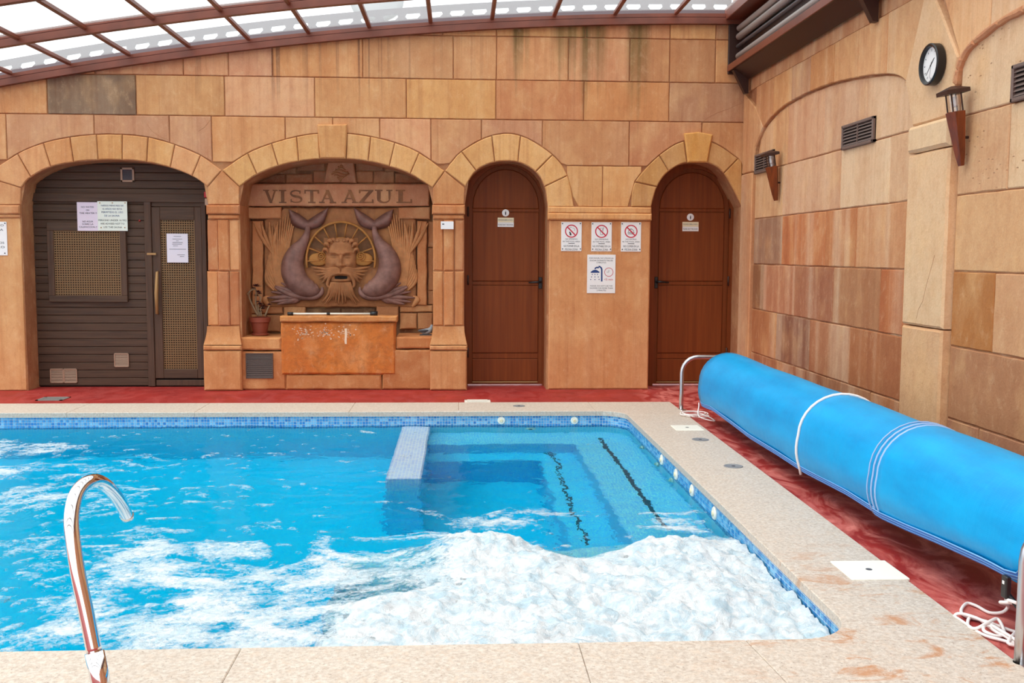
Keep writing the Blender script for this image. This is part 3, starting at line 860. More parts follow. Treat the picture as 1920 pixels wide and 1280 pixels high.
for z, r, m in ((zb0 + 0.13, 0.034, M_greytube), (zb0 + 0.32, 0.034, M_greytube), (zb0 + 0.075, 0.018, M_greydark), (zb0 + 0.225, 0.018, M_greydark), (zb0 + 0.40, 0.03, M_greytube)):
    mb = MB(); mb.tube([(XO + 0.075 if r > 0.02 else XO + 0.06, y0r - 0.10, z), (XO + 0.075 if r > 0.02 else XO + 0.06, y1r, z)], r, 12); mb.build('tube', m, rb, True)
for yb in (-0.14, -R2(1648, 100)[0], -R2(1648, 100)[0] - 3.3):
    mb = MB(); pl = [(XR - 0.03, zb0 - 0.10), (XO + 0.01, zb0), (XR - 0.03, zb0)]
    v = [(x, yb - 0.03, z) for x, z in [(XR - 0.025, zb0 - 0.235), (XR - 0.06, zb0 - 0.235), (XO + 0.01, zb0 - 0.012), (XR - 0.025, zb0 - 0.012)]]
    v += [(x, yb + 0.03, z) for x, _, z in v]
    mb.add(v, [(0, 1, 2, 3), (7, 6, 5, 4), (0, 4, 5, 1), (1, 5, 6, 2), (2, 6, 7, 3), (3, 7, 4, 0)])
    mb.build('bracket', M_dbrown, rb)

# perforated strip standing outside, seen through the panes
pf = MB(); pit = 0.232; x = -6.4; yp = 0.68
while x < XR - 0.15:
    z0 = lambda q: zroof(q) + 0.175
    o = [(x, z0(x)), (x + pit, z0(x + pit)), (x + pit, z0(x + pit) + 0.26), (x, z0(x) + 0.26)]
    def q_(u, w): 
        X = x + pit * u; return (X, z0(X) + 0.26 * w)
    hole = [q_(0.26, 0.54), q_(0.70, 0.54), q_(0.84, 0.65), q_(0.80, 0.76), q_(0.22, 0.76), q_(0.16, 0.65)]
    outer = [o[0], o[1], q_(1, 0.5), o[2], o[3], q_(0, 0.5)]
    for yy in (yp, yp + 0.03):
        pf.add([(a, yy, b) for a, b in outer + hole], [(k, (k+1) % 6, 6+(k+1) % 6, 6+k) if yy == yp else (6+k, 6+(k+1) % 6, (k+1) % 6, k) for k in range(6)])
    pf.add([(a, yy, b) for yy in (yp, yp + 0.03) for a, b in hole], [(k, (k+1) % 6, 6+(k+1) % 6, 6+k) for k in range(6)])
    x += pit
pf.build('perforated_strip', simple('galvanised', S(104, 98, 106), 0.6), label='grey perforated metal strip outside, seen through the roof panes', cat='metal strip')
dc = atY(707, 2, 1.6)
dish = empty('satellite_dish', (dc.x, 1.6, dc.z - 0.6), label='pale grey round dish outside, seen through a roof pane', cat='dish')
prof = [(0.0, 0.05)] + [(0.30 * t, 0.05 - 0.05 * t * t) for t in (0.25, 0.5, 0.75, 1.0)] + [(0.30, -0.015), (0.0, 0.03)]
Mr = Matrix.Rotation(math.radians(60), 3, 'X')
mb = MB(); mb.lathe(prof, dc, 28, Mr); mb.build('reflector', M_lid, dish, True)
mb = MB(); mb.tube([dc + Vector((0, 0.05, 0)), dc + Vector((-0.03, 0.12, -0.3)), dc + Vector((-0.03, 0.12, -0.62))], 0.02, 8); mb.build('mast', M_lid, dish, True)

# ================================================================== POOL
pool = empty('swimming_pool', ((PLX0 + PLX1) / 2, (PY0 + PY1) / 2, 0), label='tiled swimming pool with speckled granite coping', cat='pool')
ZW = -0.115
ZF = -1.35
RC = 0.24
def rrect(x0, y0, x1, y1, r, n=10):
    out = []
    for cx, cy_, a0 in ((x1 - r, y0 + r, -90), (x1 - r, y1 - r, 0), (x0 + r, y1 - r, 90), (x0 + r, y0 + r, 180)):
        for k in range(n + 1):
            a = math.radians(a0 + 90 * k / n); out.append((cx + r * math.cos(a), cy_ + r * math.sin(a)))
    return out
pp = rrect(PLX0, PY0, PLX1, PY1, RC)
n = len(pp)
mb = MB(); mb.add([(x, y, 0.0) for x, y in pp] + [(x, y, ZF) for x, y in pp], [(k, n + k, n + (k+1) % n, (k+1) % n) for k in range(n)])
mb.add([(x, y, ZF) for x, y in pp], [tuple(range(n))])
mb.build('basin', M_shelltile, pool)
# benches and divider under water
xd0, xd1 = -0.49, -0.25
mb = MB(); mb.bbox((xd0, -10 + 6.55, ZF), (xd1, PY1, -0.155), 0.012); mb.build('divider_wall', M_bartile, pool)
def lsteps(name, w, z, mat, inner=0.0):
    mb = MB()
    mb.bbox((xd1, PY1 - w, ZF), (PLX1, PY1, z), 0.01)
    mb.bbox((PLX1 - w, PY0 + 1.75, ZF), (PLX1, PY1 - w, z), 0.01)
    return mb.build(name, mat, pool)
lsteps('bench', 0.50, -0.42, M_benchtile)
lsteps('step', 0.82, -0.74, M_benchtile)
mb = MB(); mb.bbox((-0.58, PY0, ZF), (PLX1, PY0 + 1.75, -0.36), 0.01); mb.build('whirlpool_ledge', M_bartile, pool)
for (x, w) in ((PLX1 - 0.27, 0.028), (PLX1 - 0.71, 0.022)):
    mb = MB(); mb.box((x, PY0 + 2.2, -0.42 if w > 0.025 else -0.74), (x + w, PY1 - 0.3, -0.415 if w > 0.025 else -0.735)); mb.build('dark_strip', M_dktile, pool)

# ---- mosaic waterline: the 300 nearest tiles singly, the rest joined
TP = 0.0245; TS = 0.0204
def perim():
    """walk from far left along the back wall, round the corner, along the right wall, round the near corner"""
    pts = []
    x = PLX0 + RC
    L1_ = (PLX1 - RC) - x; arc = RC * math.pi / 2; L2_ = (PY1 - RC) - (PY0 + RC)
    s = 0.0; tot = L1_ + arc + L2_ + arc
    while s < tot:
        if s < L1_: pts.append((x + s, PY1, 0.0))
        elif s < L1_ + arc:
            a = math.pi / 2 - (s - L1_) / RC
            pts.append((PLX1 - RC + RC * math.cos(a), PY1 - RC + RC * math.sin(a), a - math.pi / 2))
        elif s < L1_ + arc + L2_: pts.append((PLX1, PY1 - RC - (s - L1_ - arc), -math.pi / 2))
        else:
            a = -(s - L1_ - arc - L2_) / RC
            pts.append((PLX1 - RC + RC * math.cos(a), PY0 + RC + RC * math.sin(a), a - math.pi / 2))
        s += TP
    return pts
tpts = perim()
tb_ = MB(); tb_.bbox((-TS / 2, -0.004, -TS / 2), (TS / 2, 0.003, TS / 2), 0.0016)
tile_me = tb_.mesh('tile', M_tile1)
cand = []
for (x, y, a) in tpts:
    for r in range(7):
        z = -0.026 - TP * (r + 0.5)
        cand.append((x, y, a, z, r))
vis = [c for c in cand if c[2] <= -math.pi / 2 + 1e-6 and c[4] < 5]
vis.sort(key=lambda c: (Vector(c[:2]) - CAM.xy).length)
single = set(vis[:300])
tv = [Vector(v) for v in tb_.v]
bandv = MB()
sbox = MB(); sbox.box((-TS/2, -0.004, -TS/2), (TS/2, 0.002, TS/2))
for c in cand:
    if c in single:
        inst(tile_me, 'tile', (c[0], c[1], c[3]), pool, (0, 0, c[2]))
    else:
        ca, sa = math.cos(c[2]), math.sin(c[2])
        bandv.add([(c[0] + vx * ca - vy * sa, c[1] + vx * sa + vy * ca, c[3] + vz) for vx, vy, vz in sbox.v], sbox.f[2:3] + sbox.f[0:2] + sbox.f[3:4] + sbox.f[5:6])
bandv.build('tile_band', M_tile2, pool, kind='stuff')
gp = rrect(PLX0 - 0.001, PY0 - 0.001, PLX1 - 0.0005, PY1 - 0.0005, RC)
mb = MB(); n = len(gp); mb.add([(x, y, -0.005) for x, y in gp] + [(x, y, -0.20) for x, y in gp], [(k, n + k, n + (k+1) % n, (k+1) % n) for k in range(n)])
mb.build('grout_bed', M_grout, pool)

# ---- coping slabs
OV = 0.018
XOa, XOb = 1.955, 1.88           # outer edge of right coping, far and near
YOB = _COPB
ZC0, ZC1 = -0.03, 0.012
toZ = lambda u, v, w: (u, v, w)
def slab(poly):
    mb = MB(); q = inset(ccw(poly), 0.0008)
    mb.prism(q, toZ, ZC0, ZC1, 0.0035)
    mb.build('coping_slab', M_granite, pool)
r_ = RC - OV; xi = PLX1 - OV; yi1 = PY1 - OV; yi0 = PY0 + OV
def xo(y): return XOb + (XOa - XOb) * (y - PY0) / (YOB - PY0)
cor = [(xi - r_ + r_ * math.cos(a), yi1 - r_ + r_ * math.sin(a)) for a in np.linspace(0, math.pi / 2, 9)]
jx = xi - r_ - 0.02
slab([(xo(yi1 - r_), yi1 - r_)] + [(xo(YOB), YOB), (jx, YOB), (jx, yi1)] + cor[::-1])
x = jx
bj = [jx] + [atZ(q, 766, 0).x for q in (860, 660, 380, 150, -60)] + [-5.6, -6.6]
for a, b in zip(bj[1:], bj[:-1]): slab(rect(a, yi1, b, YOB))
ry = [yi1 - r_, -2.35, -3.05, -4.02, -5.05, -6.10]
for a, b in zip(ry[1:], ry[:-1]): slab([(xi, a), (xo(a), a), (xo(b), b), (xi, b)])
cor2 = [(xi - r_ + r_ * math.cos(a), yi0 + r_ - r_ * math.sin(a)) for a in np.linspace(0, math.pi / 2, 9)]
YN = PY0 - 0.55
ja = atZ(1418, 1232, 0).x
slab([(xi, ry[-1])] + cor2 + [(ja, yi0), (ja + 0.05, YN), (xo(YN), YN), (xo(ry[-1]), ry[-1])])
fj = [ja, 0.42, -0.75, -1.9, -3.0, -4.1, -5.2, -6.4]
for k, (a, b) in enumerate(zip(fj[1:], fj[:-1])):
    slab([(a, YN), (b + (0.05 if k == 0 else 0), YN), (b, yi0), (a, yi0)])
# dark underside line of the coping
gp = rrect(PLX0, PY0 + 0.004, PLX1 - 0.004, PY1 - 0.004, RC)
mb = MB(); n = len(gp); mb.add([(x, y, 0.0) for x, y in gp] + [(x, y, -0.028) for x, y in gp], [(k, n + k, n + (k+1) % n, (k+1) % n) for k in range(n)])
mb.build('coping_bed', M_granedge, pool)

# ---- jets
def disc(name, c, axis, r, mat, parent, th=0.012, knob=True, knobmat=None, **k):
    A = Vector(axis); M = A.to_track_quat('Z', 'Y').to_matrix()
    mb = MB(); mb.lathe([(0.001, 0), (r, 0), (r, th * 0.5), (r * 0.85, th), (0.001, th)], c, 20, M)
    o = mb.build(name, mat, parent, 30.0, **k)
    if knob:
        mb = MB(); mb.lathe([(0.001, th), (r * 0.42, th), (r * 0.36, th * 1.6), (0.001, th * 1.6)], c, 14, M)
        mb.build('nozzle', knobmat or M_cream, o, 30.0)
    return o
for px in (940, 1077):
    p = atY(px, 788, PY1); disc('jet_fitting', (p.x, PY1 - 0.003, p.z), (0, -1, 0), 0.034, M_ivory, pool)
for px, py in ((1243, 847), (1270, 876), (1300, 908), (1342, 952)):
    p = atX(px, py, PLX1); disc('jet_fitting', (PLX1 - 0.003, p.y, -0.085), (-1, 0, 0), 0.04, M_ivory, pool)
disc('jet_fitting', (0.62, PY1 - 0.003, -0.26), (0, -1, 0), 0.05, M_ivory, pool, knobmat=M_greydark)
for y in (-2.3, -2.9, -3.4): disc('jet_fitting', (PLX1 - 0.003, y, -0.28), (-1, 0, 0), 0.05, M_ivory, pool)

# ---- lids in the coping
def plate(name, pxs, label, zt=ZC1, mat=M_ivory, hole=True, cat='lid', sx=None, sy=None):
    ps = [atZ(px, py, zt) for px, py in pxs]
    cx = sum(p.x for p in ps) / 4; cyy = sum(p.y for p in ps) / 4
    wx = sx or (max(p.x for p in ps) - min(p.x for p in ps)); wy = sy or (max(p.y for p in ps) - min(p.y for p in ps))
    root = empty(name, (cx, cyy, zt), label=label, cat=cat)
    mb = MB(); mb.bbox((cx - wx/2, cyy - wy/2, zt - 0.008), (cx + wx/2, cyy + wy/2, zt + 0.005), 0.003); mb.build('plate', mat, root)
    if hole:
        mb = MB(); mb.lathe([(0.001, 0), (0.014, 0), (0.014, 0.0012), (0.001, 0.0012)], (cx, cyy, zt + 0.0046), 16); mb.build('finger_hole', M_greydark, root)
    return root
plate('skimmer_lid', [(1567, 1054), (1658, 1052), (1690, 1085), (1603, 1087)], 'large square ivory skimmer lid with centre hole, near the front right corner', sx=0.25, sy=0.25)
plate('skimmer_lid', [(1259, 797), (1304, 797), (1319, 807), (1272, 808)], 'small ivory skimmer lid at the far right corner beside the coiled rope', sx=0.22, sy=0.22)
for (px, py, rr, lb) in ((1313, 824, 0.062, 'round grey lid in the coping just below the small ivory lid'), (1375, 874, 0.062, 'round grey lid in the right coping, second from the far corner'), (973, 761, 0.055, 'round dark lid in the back coping in front of the doors')):
    p = atZ(px, py, ZC1)
    mb = MB(); mb.lathe([(0.001, -0.006), (rr, -0.006), (rr, 0.003), (rr * 0.9, 0.005), (rr * 0.84, 0.003), (0.001, 0.003)], (p.x, p.y, ZC1), 24)
    root = empty('inspection_cover', (p.x, p.y, ZC1), label=lb, cat='cover')
    mb.build('disc', M_lid, root, 30.0)
    mb = MB(); mb.lathe([(0.001, 0.003), (0.012, 0.003), (0.012, 0.0045), (0.001, 0.0045)], (p.x, p.y, ZC1), 12); mb.build('screw', M_greydark, root)
def floor_grate(pxs, label, mat):
    ps = [atZ(px, py, 0.002) for px, py in pxs]
    cx = sum(p.x for p in ps) / 4; cyy = sum(p.y for p in ps) / 4; wx, wy = 0.24, 0.22
    root = empty('floor_drain', (cx, cyy, 0), label=label, cat='drain')
    mb = MB()
    for a, b in (((-wx/2, -wy/2), (wx/2, -wy/2 + 0.025)), ((-wx/2, wy/2 - 0.025), (wx/2, wy/2)), ((-wx/2, -wy/2), (-wx/2 + 0.025, wy/2)), ((wx/2 - 0.025, -wy/2), (wx/2, wy/2))):
        mb.box((cx + a[0], cyy + a[1], 0.0), (cx + b[0], cyy + b[1], 0.006))
    mb.build('frame', mat, root)
    mb = MB(); mb.box((cx - wx/2, cyy - wy/2, -0.002), (cx + wx/2, cyy + wy/2, 0.001)); mb.build('well', M_greydark, root)
    for k in range(7):
        y = cyy - wy/2 + 0.03 + k * (wy - 0.06) / 6
        mb = MB(); mb.box((cx - wx/2 + 0.02, y - 0.007, 0.001), (cx + wx/2 - 0.02, y + 0.007, 0.005)); mb.build('bar', mat, root)
floor_grate([(64, 751), (105, 743), (122, 744), (108, 752)], 'grey metal floor drain in front of the sauna', M_drain)
floor_grate([(872, 750), (919, 749), (919, 756), (871, 756)], 'white floor drain in front of the first brown door', M_ivory)

# ================================================================== WATER
def vnoise(x, y, seed=0):
    ix = np.floor(x).astype(np.int64); iy = np.floor(y).astype(np.int64)
    fx = x - ix; fy = y - iy
    fx = fx * fx * fx * (fx * (fx * 6 - 15) + 10); fy = fy * fy * fy * (fy * (fy * 6 - 15) + 10)
    def h(a, b):
        k = (a * 374761393 + b * 668265263 + seed * 974634777) & 0xffffffff
        k = ((k ^ (k >> 13)) * 1274126177) & 0xffffffff
        return ((k ^ (k >> 16)) & 0xffff) / 65535.0
    v = (h(ix, iy) * (1 - fx) + h(ix + 1, iy) * fx) * (1 - fy) + (h(ix, iy + 1) * (1 - fx) + h(ix + 1, iy + 1) * fx) * fy
    return v
def fbm(x, y, oct=4, seed=0, rough=0.5):
    a = 1.0; t = 0; s = np.zeros_like(x)
    for k in range(oct):
        s += a * vnoise(x * 2 ** k + 17.3 * k, y * 2 ** k + 5.1 * k, seed + k); t += a; a *= rough
    return s / t
def sst(a, b, x):
    t = np.clip((x - a) / (b - a), 0, 1); return t * t * (3 - 2 * t)
def blob(X, D, cx, cd_, rx, rd): return np.exp(-(((X - cx) / rx) ** 2 + ((D - cd_) / rd) ** 2))
def heavy(X, D):
    """how strongly the whirlpool boils, from 0 to 1"""
    wob = (fbm(X * 1.6, D * 1.6, 3, 5) - 0.5) * 0.9
    h = sst(-0.75, 0.0, X + wob) * sst(5.35, 4.75, D + wob * 0.9)
    hole = 0.8 * blob(X, D, 0.68, 5.0, 0.2, 0.42) + 0.35 * blob(X, D, 0.05, 3.9, 0.22, 0.12)
    return np.clip(h - hole, 0, 1)
MOUNDS = ((0.04, 4.80, 0.22, 0.20, 0.085), (0.30, 4.45, 0.34, 0.3, 0.04), (1.0, 4.70, 0.3, 0.22, 0.075), (1.12, 4.1, 0.24, 0.25, 0.035), (0.0, 4.1, 0.3, 0.25, 0.03), (0.62, 4.0, 0.3, 0.3, 0.03))
def waterz(X, D):
    z = (fbm(X * 1.5, D * 1.5, 2, 31) - 0.5) * 0.016 + (fbm(X * 5 + 0.6 * D, D * 6, 2, 33) - 0.5) * 0.010
    H = heavy(X, D)
    z = z + H * (fbm(X * 3.2, D * 3.2, 4, 41, 0.55) - 0.45) * 0.09
    for cx, cd_, rx, rd, hh in MOUNDS: z = z + hh * blob(X, D, cx, cd_, rx, rd) * (0.55 + 0.8 * fbm(X * 5, D * 5, 3, 45))
    edge = np.minimum.reduce([sst(PLX1 + 0.02, PLX1 - 0.3, X), sst(PD0 - 0.02, PD0 + 0.25, D)])
    return ZW + z * (0.35 + 0.65 * edge)
def grid_mesh(name, X, D, Z, mat, keep=None, attr=None, closed=None):
    ny, nx = X.shape
    idx = np.arange(nx * ny).reshape(ny, nx)
    q = np.stack([idx[:-1, :-1], idx[:-1, 1:], idx[1:, 1:], idx[1:, :-1]], -1).reshape(-1, 4)
    V = np.stack([X, D - 10, Z], -1).reshape(-1, 3)
    extra = []
    if keep is not None:
        kf = keep.reshape(-1); q = q[kf[q].any(axis=1)]
        used = np.unique(q); mp = -np.ones(nx * ny, int); mp[used] = np.arange(len(used)); q = mp[q]; V = V[used]
        if attr is not None: attr = attr.reshape(-1)[used]
    if closed is not None:
        ring = list(idx[0, :]) + list(idx[1:, -1]) + list(idx[-1, -2::-1]) + list(idx[-2:0:-1, 0])
        base = len(V); B = V[ring].copy(); B[:, 2] = closed; V = np.vstack([V, B]); m = len(ring)
        sq = np.array([[base + k, base + (k+1) % m, ring[(k+1) % m], ring[k]] for k in range(m)])
        q = np.vstack([q, sq])
        extra = [tuple(base + k for k in range(m))[::-1]]
    me = bpy.data.meshes.new(name)
    nq = len(q); loops = q.reshape(-1)
    ll = np.concatenate([loops, np.array(extra[0])]) if extra else loops
    starts = list(range(0, nq * 4, 4)) + ([nq * 4] if extra else [])
    me.vertices.add(len(V)); me.vertices.foreach_set('co', V.astype(np.float32).reshape(-1))
    me.loops.add(len(ll)); me.loops.foreach_set('vertex_index', ll.astype(np.int32))
    me.polygons.add(len(starts)); me.polygons.foreach_set('loop_start', np.array(starts, np.int32))
    me.update(calc_edges=True)
    me.polygons.foreach_set('use_smooth', [True] * nq + [False] * (len(starts) - nq))
    if attr is not None:
        at = me.attributes.new('thick', 'FLOAT', 'POINT'); at.data.foreach_set('value', attr.astype(np.float32))
    me.materials.append(mat); me.validate(); me.update()
    o = bpy.data.objects.new(name, me); COL.objects.link(o); return o
gx = np.arange(PLX0 - 0.012, PLX1 + 0.012 + 0.029, 0.03); gx[-1] = PLX1 + 0.012
gd = np.arange(PD0 - 0.012, PD1 + 0.012 + 0.029, 0.03); gd[-1] = PD1 + 0.012
X, D = np.meshgrid(gx, gd)
water = grid_mesh('pool_water', X, D, waterz(X, D), M_water, closed=ZF - 0.02)
setp(water, 'clear turquoise pool water', 'water', kind='stuff')

# ---- foam: floating flecks and the boiling whirlpool
st = 0.0125
gx = np.arange(-4.6, PLX1 - 0.006, st); gd = np.arange(PD0 + 0.002, 8.4, st)
X, D = np.meshgrid(gx, gd)
wx = X + 0.5 * (fbm(X * 1.3, D * 1.3, 3, 71) - 0.5); wd = D + 0.5 * (fbm(X * 1.3, D * 1.3, 3, 75) - 0.5)
H = heavy(X, D)
# patch noise drawn out along the drift
ridg = 1 - np.abs(2 * fbm(wx * 2.2, wd * 2.6, 5, 91, 0.6) - 1)
fine = fbm(wx * 6.0, wd * 8.0, 4, 95, 0.6)
mid = sst(-2.35, -0.9, X + 0.7 * (fbm(X * 0.9, D * 0.9, 3, 61) - 0.5)) * sst(5.5, 4.3, D + 0.35 * (X + 0.6))
mid = np.maximum(mid, 0.8 * sst(-1.9, -1.5, X) * sst(0.2, -0.3, X) * sst(5.35, 5.0, D))
mid = np.maximum(mid, 0.95 * blob(X, D, 0.28, 5.5, 0.36, 0.26))
mid = np.maximum(mid, 0.95 * blob(X, D, 1.22, 5.4, 0.26, 0.34))
left = 0.95 * blob(X, D, -3.55, 7.6, 0.75, 0.35) + 0.85 * blob(X, D, -2.85, 6.85, 0.7, 0.22) + 0.6 * blob(X, D, -2.6, 6.0, 1.0, 0.5) + 0.5 * blob(X, D, -2.2, 5.0, 0.6, 0.4)
mask_patch = 0.62 * ridg + 0.38 * fine - (0.915 - 0.40 * np.clip(np.maximum(mid, left), 0, 1))
fl1 = fbm(wx * 9, wd * 13, 3, 101, 0.5); fl2 = vnoise(wx * 1.6, wd * 2.2, 105)
fleck = fl1 - (0.80 - 0.09 * sst(0.35, 0.75, fl2) - 0.03 * sst(8, 5, D)) - 0.5 * sst(-0.35, -0.1, X) * sst(5.6, 5.9, D) - 0.05 * sst(-1.5, -0.6, X) * sst(5.6, 6.6, D)
full = H * 1.2 - 0.45 + 0.5 * (fine - 0.5) + 0.35 * (ridg - 0.6)
mask = np.maximum.reduce([mask_patch, fleck * 0.8, full])
Z = waterz(X, D) + np.where(mask > 0, 0.003 + 0.012 * np.minimum(mask, 1), 0.003 + mask * 0.25)
rdg = 1 - np.abs(2 * fbm(X * 8, D * 8, 4, 111, 0.62) - 1)
Z = Z + sst(0.05, 0.6, full) * ((rdg - 0.6) * 0.042 + (fbm(X * 26, D * 26, 2, 117) - 0.5) * 0.03)
thin = fbm(X * 2.6 + 0.8 * fine, D * 3.2, 4, 131, 0.55)
foam = grid_mesh('pool_foam', X, D, Z, M_foam, keep=mask > -0.004, attr=np.clip(mask * 1.8, 0, 1) * (1 - 0.4 * sst(0.52, 0.66, thin) * (H > 0.3)))
setp(foam, 'white foam churning over the whirlpool and drifting on the water', 'foam', kind='stuff')

# ================================================================== COVER REEL
reel = empty('cover_reel', (2.2, -4, 0), label='rolled blue pool cover on a steel reel beside the right wall', cat='pool cover')
CXR, CZR, RR = 2.215, 0.335, 0.232
lowpx = [(1316, 764), (1330, 769), (1365, 795), (1400, 822), (1450, 853), (1500, 886), (1580, 928), (1648, 972), (1700, 996), (1750, 1017), (1850, 1063), (1888, 1084), (1902, 1093), (1922, 1086), (1940, 1060)]
lows = []
for px, py in lowpx:
    p = atX(px, py, CXR - RR - 0.005); lows.append((p.y, p.z))
lows.sort()
ly = [a for a, b in lows]; lz = [b for a, b in lows]
def lowz(y): return float(np.interp(y, ly, lz))
def prof(y, dr=0.0):
    """cross-section from the hanging hem up over the roll and round its back"""
    r = RR + dr; z0 = max(0.03, lowz(y)); x0 = CXR - r
    zt = CZR
    out = []
    for k in range(6):
        t = k / 6; out.append((x0 - 0.012 * math.sin(t * math.pi) + 0.03 * (1 - t) ** 2, z0 + (zt - z0) * t))
    for k in range(27):
        a = math.pi - k * (1.55 * math.pi) / 26
        out.append((CXR + r * math.cos(a), CZR + r * math.sin(a) * 0.98))
    return out
def sheet(name, ya, yb, dr, mat, sub=None):
    nseg = max(4, int(abs(yb - ya) / 0.12)); v = []; m = None
    for i in range(nseg + 1):
        y = ya + (yb - ya) * i / nseg
        pr_ = prof(y, dr + 0.004 * math.sin(y * 2.3) + 0.003 * math.sin(y * 5.1)); m = len(pr_)
        v += [(x, y, z) for x, z in pr_]
    f = [(i*m+k, i*m+k+1, (i+1)*m+k+1, (i+1)*m+k) for i in range(nseg) for k in range(m-1)]
    mb = MB(); mb.add(v, f)
    o = mb.build(name, mat, reel, True)
    md = o.modifiers.new('thickness', 'SOLIDIFY'); md.thickness = 0.008; md.offset = 0
    return o
ysm = atX(1648, 900, CXR - RR).y
yfar = atX(1312, 740, CXR - RR).y; ynear = atX(1940, 1080, CXR - RR).y
shA = sheet('cover_sheet', yfar, ysm - 0.03, 0.0, M_cover)
shB = sheet('cover_sheet', ysm + 0.05, ynear, 0.012, M_cover)
def strip(name, ya, yb, k0, k1, dr, mat, parent, th=0.004):
    nseg = max(3, int(abs(yb - ya) / 0.08)); v = []
    for i in range(nseg + 1):
        y = ya + (yb - ya) * i / nseg; pr_ = prof(y, dr)
        def at(k):
            z0 = pr_[0][1]; x = pr_[0][0]; return (np.interp(z0 + k, [p[1] for p in pr_[:8]], [p[0] for p in pr_[:8]]) - 0.007, y, z0 + k)
        v += [at(k0), at(k1)]
    mb = MB(); mb.add(v, [(2*i, 2*i+1, 2*i+3, 2*i+2) for i in range(nseg)])
    o = mb.build(name, mat, parent); md = o.modifiers.new('t', 'SOLIDIFY'); md.thickness = th; md.offset = 0; return o
for sh, ya, yb, dr in ((shA, yfar, ysm - 0.03, 0.0), (shB, ysm + 0.05, ynear, 0.012)):
    strip('hem', ya, yb, -0.002, 0.032, dr + 0.002, M_hem, sh)
    for k in (0.004, 0.017, 0.030): strip('stitching', ya, yb, k, k + 0.0025, dr + 0.0045, M_stitch, sh)
def hoop(y, dr, r, mat, name, lo=0.0, tilt=0.0, sq=1.0):
    pts = []
    for i, (x, z) in enumerate(prof(y, dr)):
        pts.append((x, y + tilt * i / 30, z + (lo if i == 0 else 0)))
    mb = MB(); mb.tube(pts, r, 8); return mb.build(name, mat, reel, True)
seam = empty('x'); bpy.data.objects.remove(seam)
for dy, rr_, dr in ((-0.01, 0.008, 0.012), (0.03, 0.006, 0.016), (0.075, 0.004, 0.018)): hoop(ysm + dy, dr, rr_, M_seam, 'seam_band')
yrope = atX(1497, 880, CXR - RR).y
pts = [(x, yrope - 0.16 * (i / 32) ** 1.2, z - (0.02 if i == 0 else 0)) for i, (x, z) in enumerate(prof(yrope, 0.014))]
mb = MB(); mb.tube(pts, 0.0085, 8); mb.build('rope', M_rope, reel, True)
# core tube and the two steel stands
mb = MB(); mb.tube([(CXR, yfar + 0.16, CZR), (CXR, ynear - 0.25, CZR)], 0.05, 14); mb.build('core_tube', M_steel, reel, True)
mb = MB(); mb.tube([(CXR, yfar + 0.01, CZR), (CXR, ynear - 0.01, CZR)], RR - 0.02, 28); mb.build('rolled_layers', M_hem, reel, True)
legf = atZ(1277, 769, 0.0)
legn = atZ(1913, 1248, 0.0)
def stand(x0, y, ztop, r):
    x1 = 2 * CXR - x0; q = 0.14
    pts = [(x0, y, 0.0), (x0, y, 0.15), (x0, y, ztop - q)]
    for k in range(1, 7): a = math.pi / 2 * k / 6; pts.append((x0 + q - q * math.cos(a), y, ztop - q + q * math.sin(a)))
    for k in range(0, 7): a = math.pi / 2 * k / 6; pts.append((x1 - q + q * math.sin(a), y, ztop - q + q * math.cos(a)))
    pts += [(x1, y, 0.0)]
    mb = MB(); mb.tube(pts, r, 12); o = mb.build('stand', M_steel, reel, True)
    for x in (x0, x1):
        mb = MB(); mb.lathe([(0.001, 0), (0.05, 0), (0.05, 0.006), (0.024, 0.012), (0.001, 0.012)], (x, y, 0), 14); mb.build('foot_plate', M_steel, o, True)
ztf = atY(1300, 669, legf.y).z
stand(legf.x, legf.y, ztf, 0.019)
stand(legn.x, legn.y, 0.5, 0.021)
# black buckle strap at the near corner
pb = atX(1888, 1085, CXR - RR - 0.03)
mb = MB(); mb.bbox((pb.x - 0.012, pb.y - 0.018, pb.z - 0.07), (pb.x + 0.008, pb.y + 0.018, pb.z + 0.012), 0.004); bk = mb.build('buckle', M_black, reel)
mb = MB(); mb.tube([(pb.x, pb.y, pb.z - 0.05), (pb.x + 0.03, pb.y - 0.05, pb.z - 0.10), (pb.x + 0.05, pb.y - 0.10, max(0.01, pb.z - 0.16))], 0.011, 6); mb.build('strap', M_black, bk, True)
mb = MB(); mb.box((pb.x - 0.0135, pb.y - 0.006, pb.z - 0.018), (pb.x - 0.0115, pb.y + 0.006, pb.z - 0.006)); mb.build('mark', M_white, bk)

# coiled ropes
def rope_thing(name, pts, r, label, base):
    c = [tuple(p) for p in catmull([tuple(p) for p in pts], 5)]
    mb = MB(); mb.tube(c, r, 7)
    root = mb.build(name, M_rope, None, True); return setp(root, label, 'rope')
z = 0.010
nr = [(1887, 1126, 0.10), (1893, 1118, .11), (1884, 1122, .10), (1890, 1135, 0.05), (1880, 1147, 0.02), (1855, 1148, z), (1830, 1135, z), (1812, 1131, z), (1802, 1145, z), (1812, 1155, z), (1850, 1165, z), (1890, 1180, z), (1912, 1188, z), (1905, 1198, z),
      (1870, 1186, z), (1835, 1160, z), (1818, 1158, z), (1815, 1172, z), (1830, 1178, 0.02), (1855, 1165, .03), (1870, 1160, .03), (1880, 1175, .02), (1882, 1188, z), (1868, 1192, z), (1845, 1182, .02), (1848, 1172, .02), (1870, 1182, z), (1900, 1205, z), (1880, 1200, z), (1840, 1188, z), (1800, 1162, z), (1790, 1155, z), (1800, 1150, .02),
      (1830, 1158, .02), (1870, 1178, .02), (1905, 1200, .02), (1915, 1210, z), (1890, 1205, .02), (1905, 1185, .02), (1918, 1182, .02)]
pts = [atZ(a, b, c_) for a, b, c_ in nr]
